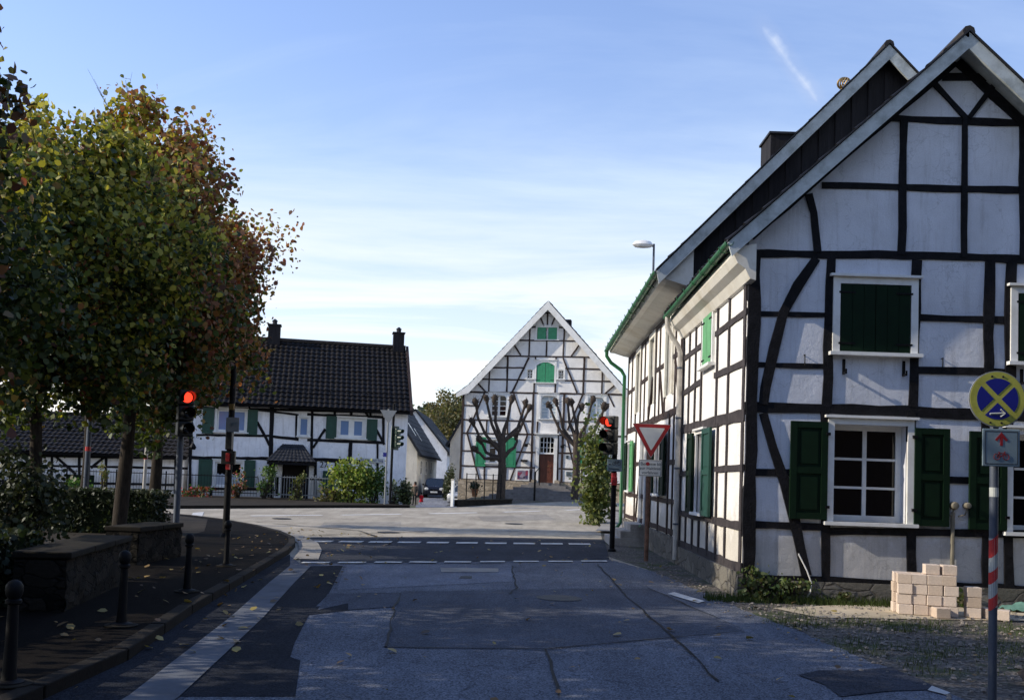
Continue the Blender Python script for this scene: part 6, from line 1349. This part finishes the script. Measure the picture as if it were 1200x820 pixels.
# stone walls at left
def stone_wall(label, A, B, th_, zt, seed):
    A, B = V(A), V(B); F = Facade(A.x, A.y, math.degrees(math.atan2(B.y-A.y, B.x-A.x))); Ln = (B-A).length; t = thing('stone_wall', label, 'wall', (A.x, A.y, .1))
    b = MB(); rg3 = random.Random(seed); nu, nz = int(Ln/.12), 7
    # slightly uneven faces
    for (n0, sgn) in ((0, 1), (-th_, -1)):
        k = len(b.v)
        for j in range(nz+1):
            for i in range(nu+1): b.v.append(tuple(F.P(Ln*i/nu, lerp(.0, zt, j/nz), n0+sgn*rg3.uniform(-.022, .022))))
        for j in range(nz):
            for i in range(nu): b.f.append((k+j*(nu+1)+i, k+j*(nu+1)+i+1, k+(j+1)*(nu+1)+i+1, k+(j+1)*(nu+1)+i))
    F.box(b, .0, Ln, 0, zt-.01, -th_+.004, -.004); b.build('stonework', M['stonew'], t)
    n = max(2, int(Ln/.8))
    c = MB()
    for k in range(n): F.box(c, Ln*k/n+.004, Ln*(k+1)/n-.004, zt+rg3.uniform(-.006, .006), zt+.075+rg3.uniform(-.01, .01), -th_-.03, .04)
    c.build('cap', M['cap'], t, bevel=.015)
A = Gz(75, 717); B = Gz(149, 681)
stone_wall('long low rubble stone wall with mossy cap along the left pavement', A, B, .5, Gzt(A, 75, 646), 1)
A = Gz(160, 662); B = Gz(211, 652)
stone_wall('shorter rubble wall block beyond the gap, by the traffic light pole', A, B, .5, Gzt(A, 160, 617), 2)
# hedges behind the wall
def hedge(label, x, y, rx, ry, rz, n, seed, z0=.1):
    t = shrub('clipped_hedge', label, 'hedge', x, y, z0, rx, ry, rz, n, .07, DK, seed, box=True, m='leafd')
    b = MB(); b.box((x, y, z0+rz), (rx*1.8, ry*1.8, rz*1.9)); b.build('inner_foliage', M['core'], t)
hedge('dark clipped hedge block behind the far end of the short wall', -9.0, 20.6, 1.1, .5, .46, 5000, 101)
hedge('long low dark hedge behind the long stone wall', -12.0, 21.2, 1.9, .45, .40, 5000, 102)
hedge('tall dark hedge at the near end of the long stone wall', -5.8, 8.55, .55, 1.75, .36, 9000, 103)
shrub('round_bush', 'rounded dark bush behind the wall at the far left', 'bush', q(43, 15)-.3, 14.6, .1, .75, .7, .72, 5000, .08, DK, 104)
sheet('garden_soil', [(-60, -14), (-60, 36), (-13, 31), (-9, 27), (-7.4, 22), (-6.75, 17.5), (-6.0, 13.5), (-5.4, 10.5), (-5.2, 6), (-5, -14)], M['soil'], .104)

# pile of pale blocks
pile = []
FPi = Facade(0, 12.35, -8)
ox = Facade(0, 12.45, 0).px(1049, 700)[0]
bw_, bh_, bd_ = .182, .131, .18
base = Facade(ox, 12.45, -14)
lay = [[.5, 0, 1, 2, 3], [-.1, 0, 1, 2, 3], [-.1, 0, 1, 2, 3], [-.35, 0, 1, 2, 3], ]
brk = MB(); brk.box((0, 0, bh_/2), (bw_-.006, bd_, bh_-.005)); proto = brk.build('building_block', M['brick'], loc=(0, 0, 0), bevel=.006)
tag(proto, 'pale pink concrete block', 'block', 'stacked pale blocks by the gable wall')
first = [True]
def block(u, n, z, yaw, lb):
    o = proto if first[0] else proto.copy()
    if not first[0]: col.objects.link(o)
    first[0] = False; p = base.P(u, z, -n); o.location = p; o.rotation_euler = (0, 0, R(-14)+yaw); o['label'] = lb; return o
rows = ['bottom', 'second', 'third', 'fourth']; cw = ['leftmost', 'second', 'third', 'rightmost']
for lv in range(4):
    for k in range(4):
        block(.10+k*bw_+(.0 if lv % 2 else .015)+rnd.uniform(-.008, .008), .0+rnd.uniform(-.012, .012), lv*bh_+.012, rnd.uniform(-.05, .05), f'pale block, {cw[k]} in the front of the {rows[lv]} course of the pile')
        block(.08+k*bw_+rnd.uniform(-.01, .01), .19+rnd.uniform(-.012, .012), lv*bh_+.012, rnd.uniform(-.05, .05), f'pale block, {cw[k]} in the rear of the {rows[lv]} course')
for k, (u, n) in enumerate(((.44, .05), (.65, .06))): block(u, n, 4*bh_+.012, .06, ['topmost pale block, left of the pair lying on the main pile', 'topmost pale block, right of the pair lying on the main pile'][k])
for k in range(3): block(.94, .05, k*bh_+.012, .05*k-.03, ['bottom', 'middle', 'top'][k]+' pale block of the small three-block stack right of the main pile')
block(.52, -.20, .012, .2, 'single pale block standing on the ground before the main pile'); block(1.16, .08, .012, .1, 'pale block on the ground right of the three-block stack'); block(1.27, -.02, .012, 1.3, 'pale end-on block at the far right of the loose blocks')
# tarpaulin
t = MB(); n = 12; g = G(1165, 706)
for j in range(n+1):
    for i in range(n+1): t.v.append((g[0]-.35+.75*i/n, 12.95+.4*j/n, .03+.09*(1-abs(2*i/n-1))*(.4+.6*j/n)+.02*math.sin(i*1.9+j)))
for j in range(n):
    for i in range(n): t.f.append((j*(n+1)+i, j*(n+1)+i+1, (j+1)*(n+1)+i+1, (j+1)*(n+1)+i))
o = t.build('tarpaulin', M['tarp'], loc=(g[0], 13, 0), smooth=True); tag(o, 'pale green tarpaulin folded on the ground against the gable wall', 'tarpaulin')
o.location = (g[0], 13, 0)

# ================================================================== unseen houses and trees added behind the viewer to cut sky light
def sky_blocker_house(label, x0, x1, y0, y1, ze, zr):
    t = simple_house('brick_house', label, x0, x1, y0, y1, ze, zr, 'darkbrick', 'tile2', [(y0+1.5+3*k, y0+2.6+3*k, 1.0, 2.4) for k in range(int((y1-y0-2)/3))], z0=0)
M['darkbrick'] = mat('dark red brick', (.022, .015, .013), .9, .3, 3, 30, .3)
sky_blocker_house('dark brick house on the right side of the street behind the viewer', 8.5, 17, -14, 6.5, 6.5, 11)
sky_blocker_house('dark brick house across the end of the street behind the viewer', -10, 10, -34, -20, 7, 13)
for i, (x, y) in enumerate(((-3.5, -15), (2.5, -16.5), (7.0, -17))):
    tree('street_tree', ['leafy street tree behind the viewer, left one', 'leafy street tree behind the viewer, middle one', 'leafy street tree behind the viewer, right one'][i], x, y, 3, 7, 3.2, 2.6, 4.5, 9000, .3, lambda c, r, j: pal(r, len(c), GRN), 50+i, .25, None, 0, ncl=120, sig=.45)

# ================================================================== people
def person(label, x, y, z, rz, h, coat, coatm, legm, hairlen, child=False):
    t = thing('person', label, 'person', (x, y, z), rz); s = h/1.7
    hd = 1.0 if not child else 1.32
    V_ = [(0, 0, .93), (0, 0, 1.12), (0, 0, 1.30), (0, 0, 1.42), (0, 0, 1.50), (0, -.01, 1.58), (0, -.015, 1.66)]; rad = [.13, .12, .15, .10, .055, .085*hd, .07*hd]; E = [(i, i+1) for i in range(6)]
    def add(p, r_, par): V_.append(p); rad.append(r_); E.append((par, len(V_)-1)); return len(V_)-1
    for sg in (-1, 1):
        a = add((sg*.17, 0, 1.38), .06, 3); a = add((sg*.22, .02, 1.12), .045, a); a = add((sg*.22, -.06, .90), .035, a); pm = add((sg*.22, -.08, .82), .03, a)
        for k, (dx, l) in enumerate(((-.025, .065), (-.008, .075), (.01, .07), (.025, .055))): f = add((sg*.22+dx*.6, -.08+dx, .82-l*.6), .009, pm); add((sg*.22+dx*.6, -.09+dx, .82-l), .008, f)
        f = add((sg*.20, -.11, .80), .010, pm); add((sg*.195, -.125, .775), .009, f)
        a = add((sg*.09, 0, .84), .09, 0); a = add((sg*.10, -.02*sg, .48), .06, a); a = add((sg*.10, .01*sg, .10), .042, a); add((sg*.11, -.14, .035), .035, a)
    me = bpy.data.meshes.new('body'); me.from_pydata([(a*s, b_*s, c*s) for a, b_, c in V_], E, []); o = bpy.data.objects.new('body', me); col.objects.link(o)
    sk = o.modifiers.new('skin', 'SKIN'); 
    for i, v in enumerate(me.skin_vertices[0].data if me.skin_vertices else []): v.radius = (rad[i]*s, rad[i]*s)
    if not me.skin_vertices:
        bm = bmesh.new(); bm.from_mesh(me); ly = bm.verts.layers.skin.verify(); bm.verts.ensure_lookup_table()
        for i, v in enumerate(bm.verts): v[ly].radius = (rad[i]*s, rad[i]*s); v[ly].use_root = (i == 0)
        bm.to_mesh(me); bm.free()
    sb = o.modifiers.new('sub', 'SUBSURF'); sb.levels = 2; sb.render_levels = 2
    dg = bpy.context.evaluated_depsgraph_get(); m2 = bpy.data.meshes.new_from_object(o.evaluated_get(dg)); bpy.data.objects.remove(o)
    m2.materials.clear(); m2.materials.append(M['skin']); m2.materials.append(M[legm]); m2.materials.append(M['rubber'])
    for p in m2.polygons:
        zc = p.center.z/s; p.material_index = 2 if zc < .09 else (1 if zc < .86 and abs(p.center.x)/s < .17 else 0); p.use_smooth = True
    o = bpy.data.objects.new('body', m2); col.objects.link(o); o.parent = t; WM[o.name] = WM[t.name]
    c = MB(); c.lathe([(coat[0]*s, coat[1]*s), (.18*s, .95*s), (.165*s, 1.1*s), (.19*s, 1.3*s), (.17*s, 1.40*s), (.08*s, 1.47*s)], n=18); c.v = [(a, b_*.75, d) for a, b_, d in c.v]
    for sg in (-1, 1): c.tube([(sg*.14*s, 0, 1.38*s), (sg*.19*s, .0, 1.30*s), (sg*.23*s, .02*s, 1.12*s), (sg*.225*s, -.05*s, .92*s)], [.065*s, .07*s, .06*s, .052*s], 10)
    c.build('coat', M[coatm], t, space='local', smooth=True)
    hz = 1.62*s; c = MB(); c.lathe([(.02, .125), (.07, .11), (.10, .06), (.105, .0), (.10, -.06), (.09, -hairlen)], n=14); c.v = [(a*s*hd*1.02, (b_*1.0+.025)*s*hd, d*s*hd+hz) for a, b_, d in c.v]; c.build('hair', M['hair'], t, space='local', smooth=True)
    c = MB()
    for sg in (-1, 1): c.lathe([(.006, -.006), (.012, 0), (.006, .006)], (sg*.032*s, -.10*s*hd, 1.62*s), 8, lat((0, -1, 0)))
    c.build('eyes', M['ink'], t, space='local'); c = MB(); c.lathe([(.012*s, -.02*s), (.014*s, 0), (.004*s, .03*s)], (0, -.105*s*hd, 1.60*s), 6); c.build('nose', M['skin'], t, space='local')
yP = 57.0
person('small child in a red coat and white tights standing in the driveway mouth', q(494.7, yP), yP, H(q(494.7, yP), yP), .1, .78, (.30, .52), 'coat', 'tights', .08, True)
person('dark-haired adult in a grey-brown jacket beside the child in red', q(486.8, yP), yP, H(q(486.8, yP), yP), -.3, 1.42, (.20, .80), 'jacket', 'trousers', .14)

# ================================================================== light and sky
ELEV = 28.0; AL = 8.5
dsun = V((math.cos(R(AL))*math.cos(R(ELEV)), math.sin(R(AL))*math.cos(R(ELEV)), -math.sin(R(ELEV))))
sd = bpy.data.lights.new('sun', 'SUN'); sd.energy = 5.0; sd.angle = R(.5); sd.color = (1, .90, .74)
so = bpy.data.objects.new('sun', sd); col.objects.link(so); so.rotation_euler = dsun.to_track_quat('-Z', 'Y').to_euler(); so.location = (-20, 0, 20)
w = bpy.data.worlds.new('World'); sc.world = w; w.use_nodes = True; nt = w.node_tree; bg = nt.nodes['Background']
sk = N(nt, 'ShaderNodeTexSky', sky_type='NISHITA'); sk.sun_disc = False; sk.sun_elevation = R(ELEV); sk.sun_rotation = R(270+AL); sk.air_density = 1.0; sk.dust_density = .6; sk.ozone_density = 1.6
SK = .15
scl = N(nt, 'ShaderNodeMix', data_type='RGBA', blend_type='MULTIPLY'); scl.inputs[0].default_value = 1; L(nt, sk.outputs[0], scl.inputs[6]); scl.inputs[7].default_value = (SK*1.1, SK*1.25, SK*1.62, 1)
tc = N(nt, 'ShaderNodeTexCoord'); sep = N(nt, 'ShaderNodeSeparateXYZ'); L(nt, tc.outputs['Generated'], sep.inputs[0])
# clouds: wispy noise projected on a high plane
def math_(op, a, b=None, clamp=False):
    n = N(nt, 'ShaderNodeMath', operation=op); n.use_clamp = clamp
    for i, v in enumerate((a, b)):
        if v is None: continue
        if hasattr(v, 'links'): L(nt, v, n.inputs[i])
        else: n.inputs[i].default_value = v
    return n.outputs[0]
zc = math_('MAXIMUM', sep.outputs['Z'], .0); zz = math_('ADD', zc, .16)
cmb = N(nt, 'ShaderNodeCombineXYZ'); L(nt, math_('DIVIDE', sep.outputs['X'], zz), cmb.inputs[0]); L(nt, math_('DIVIDE', sep.outputs['Y'], zz), cmb.inputs[1])
mp = N(nt, 'ShaderNodeMapping'); mp.inputs['Rotation'].default_value = (0, 0, R(20)); mp.inputs['Scale'].default_value = (.55, 1.5, 1); mp.inputs['Location'].default_value = (3.3, 1.2, 0); L(nt, cmb.outputs[0], mp.inputs['Vector'])
nz = N(nt, 'ShaderNodeTexNoise'); nz.inputs['Scale'].default_value = 1.1; nz.inputs['Detail'].default_value = 7; nz.inputs['Roughness'].default_value = .6; nz.inputs['Distortion'].default_value = .5; L(nt, mp.outputs[0], nz.inputs['Vector'])
cr = ramp(nt, [(.40, (0, 0, 0)), (.68, (1, 1, 1))]); L(nt, nz.outputs['Fac'], cr.inputs[0])
hz = ramp(nt, [(.0, (1.25,)*3), (.12, (1.2,)*3), (.25, (1.0,)*3), (.42, (.62,)*3), (.7, (.36,)*3)]); L(nt, zc, hz.inputs[0])
cf = math_('MULTIPLY', math_('ADD', math_('MULTIPLY', cr.outputs[0], .75), .50), hz.outputs[0], True)
# contrail: a thin great-circle streak
d1, d2 = ray(893, 30), ray(962, 124); nn = d1.cross(d2).normalized(); md = (d1+d2).normalized(); al = nn.cross(md).normalized(); half = abs(d1.dot(al))
def dot(v):
    n = N(nt, 'ShaderNodeVectorMath', operation='DOT_PRODUCT'); L(nt, tc.outputs['Generated'], n.inputs[0]); n.inputs[1].default_value = v; return n.outputs['Value']
nzs = N(nt, 'ShaderNodeTexNoise'); nzs.inputs['Scale'].default_value = 45; nzs.inputs['Detail'].default_value = 4; L(nt, tc.outputs['Generated'], nzs.inputs['Vector'])
dd = math_('ABSOLUTE', math_('ADD', dot(nn), math_('MULTIPLY', math_('SUBTRACT', nzs.outputs['Fac'], .5), .006)))
m1 = math_('SUBTRACT', 1.0, math_('DIVIDE', dd, .0115), True); m2 = math_('SUBTRACT', 1.0, math_('DIVIDE', math_('ABSOLUTE', dot(al)), half*1.3), True)
m2 = math_('MULTIPLY', m2, 3.0, True); m3 = math_('GREATER_THAN', dot(md), .5)
ct = math_('MULTIPLY', math_('MULTIPLY', math_('MULTIPLY', m1, m2), m3), math_('MULTIPLY', nzs.outputs['Fac'], 1.2), True)
cf2 = math_('MAXIMUM', cf, ct)
mx = N(nt, 'ShaderNodeMix', data_type='RGBA'); L(nt, cf2, mx.inputs[0]); L(nt, scl.outputs[2], mx.inputs[6]); hc = ramp(nt, [(.0, (1.35, 1.3, 1.2)), (.13, (1.12, 1.16, 1.16)), (.3, (.70, .86, 1.08)), (.6, (.42, .60, 1.08))]); L(nt, zc, hc.inputs[0]); mx0 = N(nt, 'ShaderNodeMix', data_type='RGBA'); L(nt, ct, mx0.inputs[0]); L(nt, hc.outputs[0], mx0.inputs[6]); mx0.inputs[7].default_value = (.85, .92, 1.05, 1); L(nt, mx0.outputs[2], mx.inputs[7])
L(nt, mx.outputs[2], bg.inputs['Color']); bg.inputs['Strength'].default_value = 1.0
sc.view_settings.view_transform = 'Standard'; sc.view_settings.look = 'None'; sc.view_settings.exposure = 0; sc.view_settings.gamma = 1
sc.cycles.max_bounces = 6
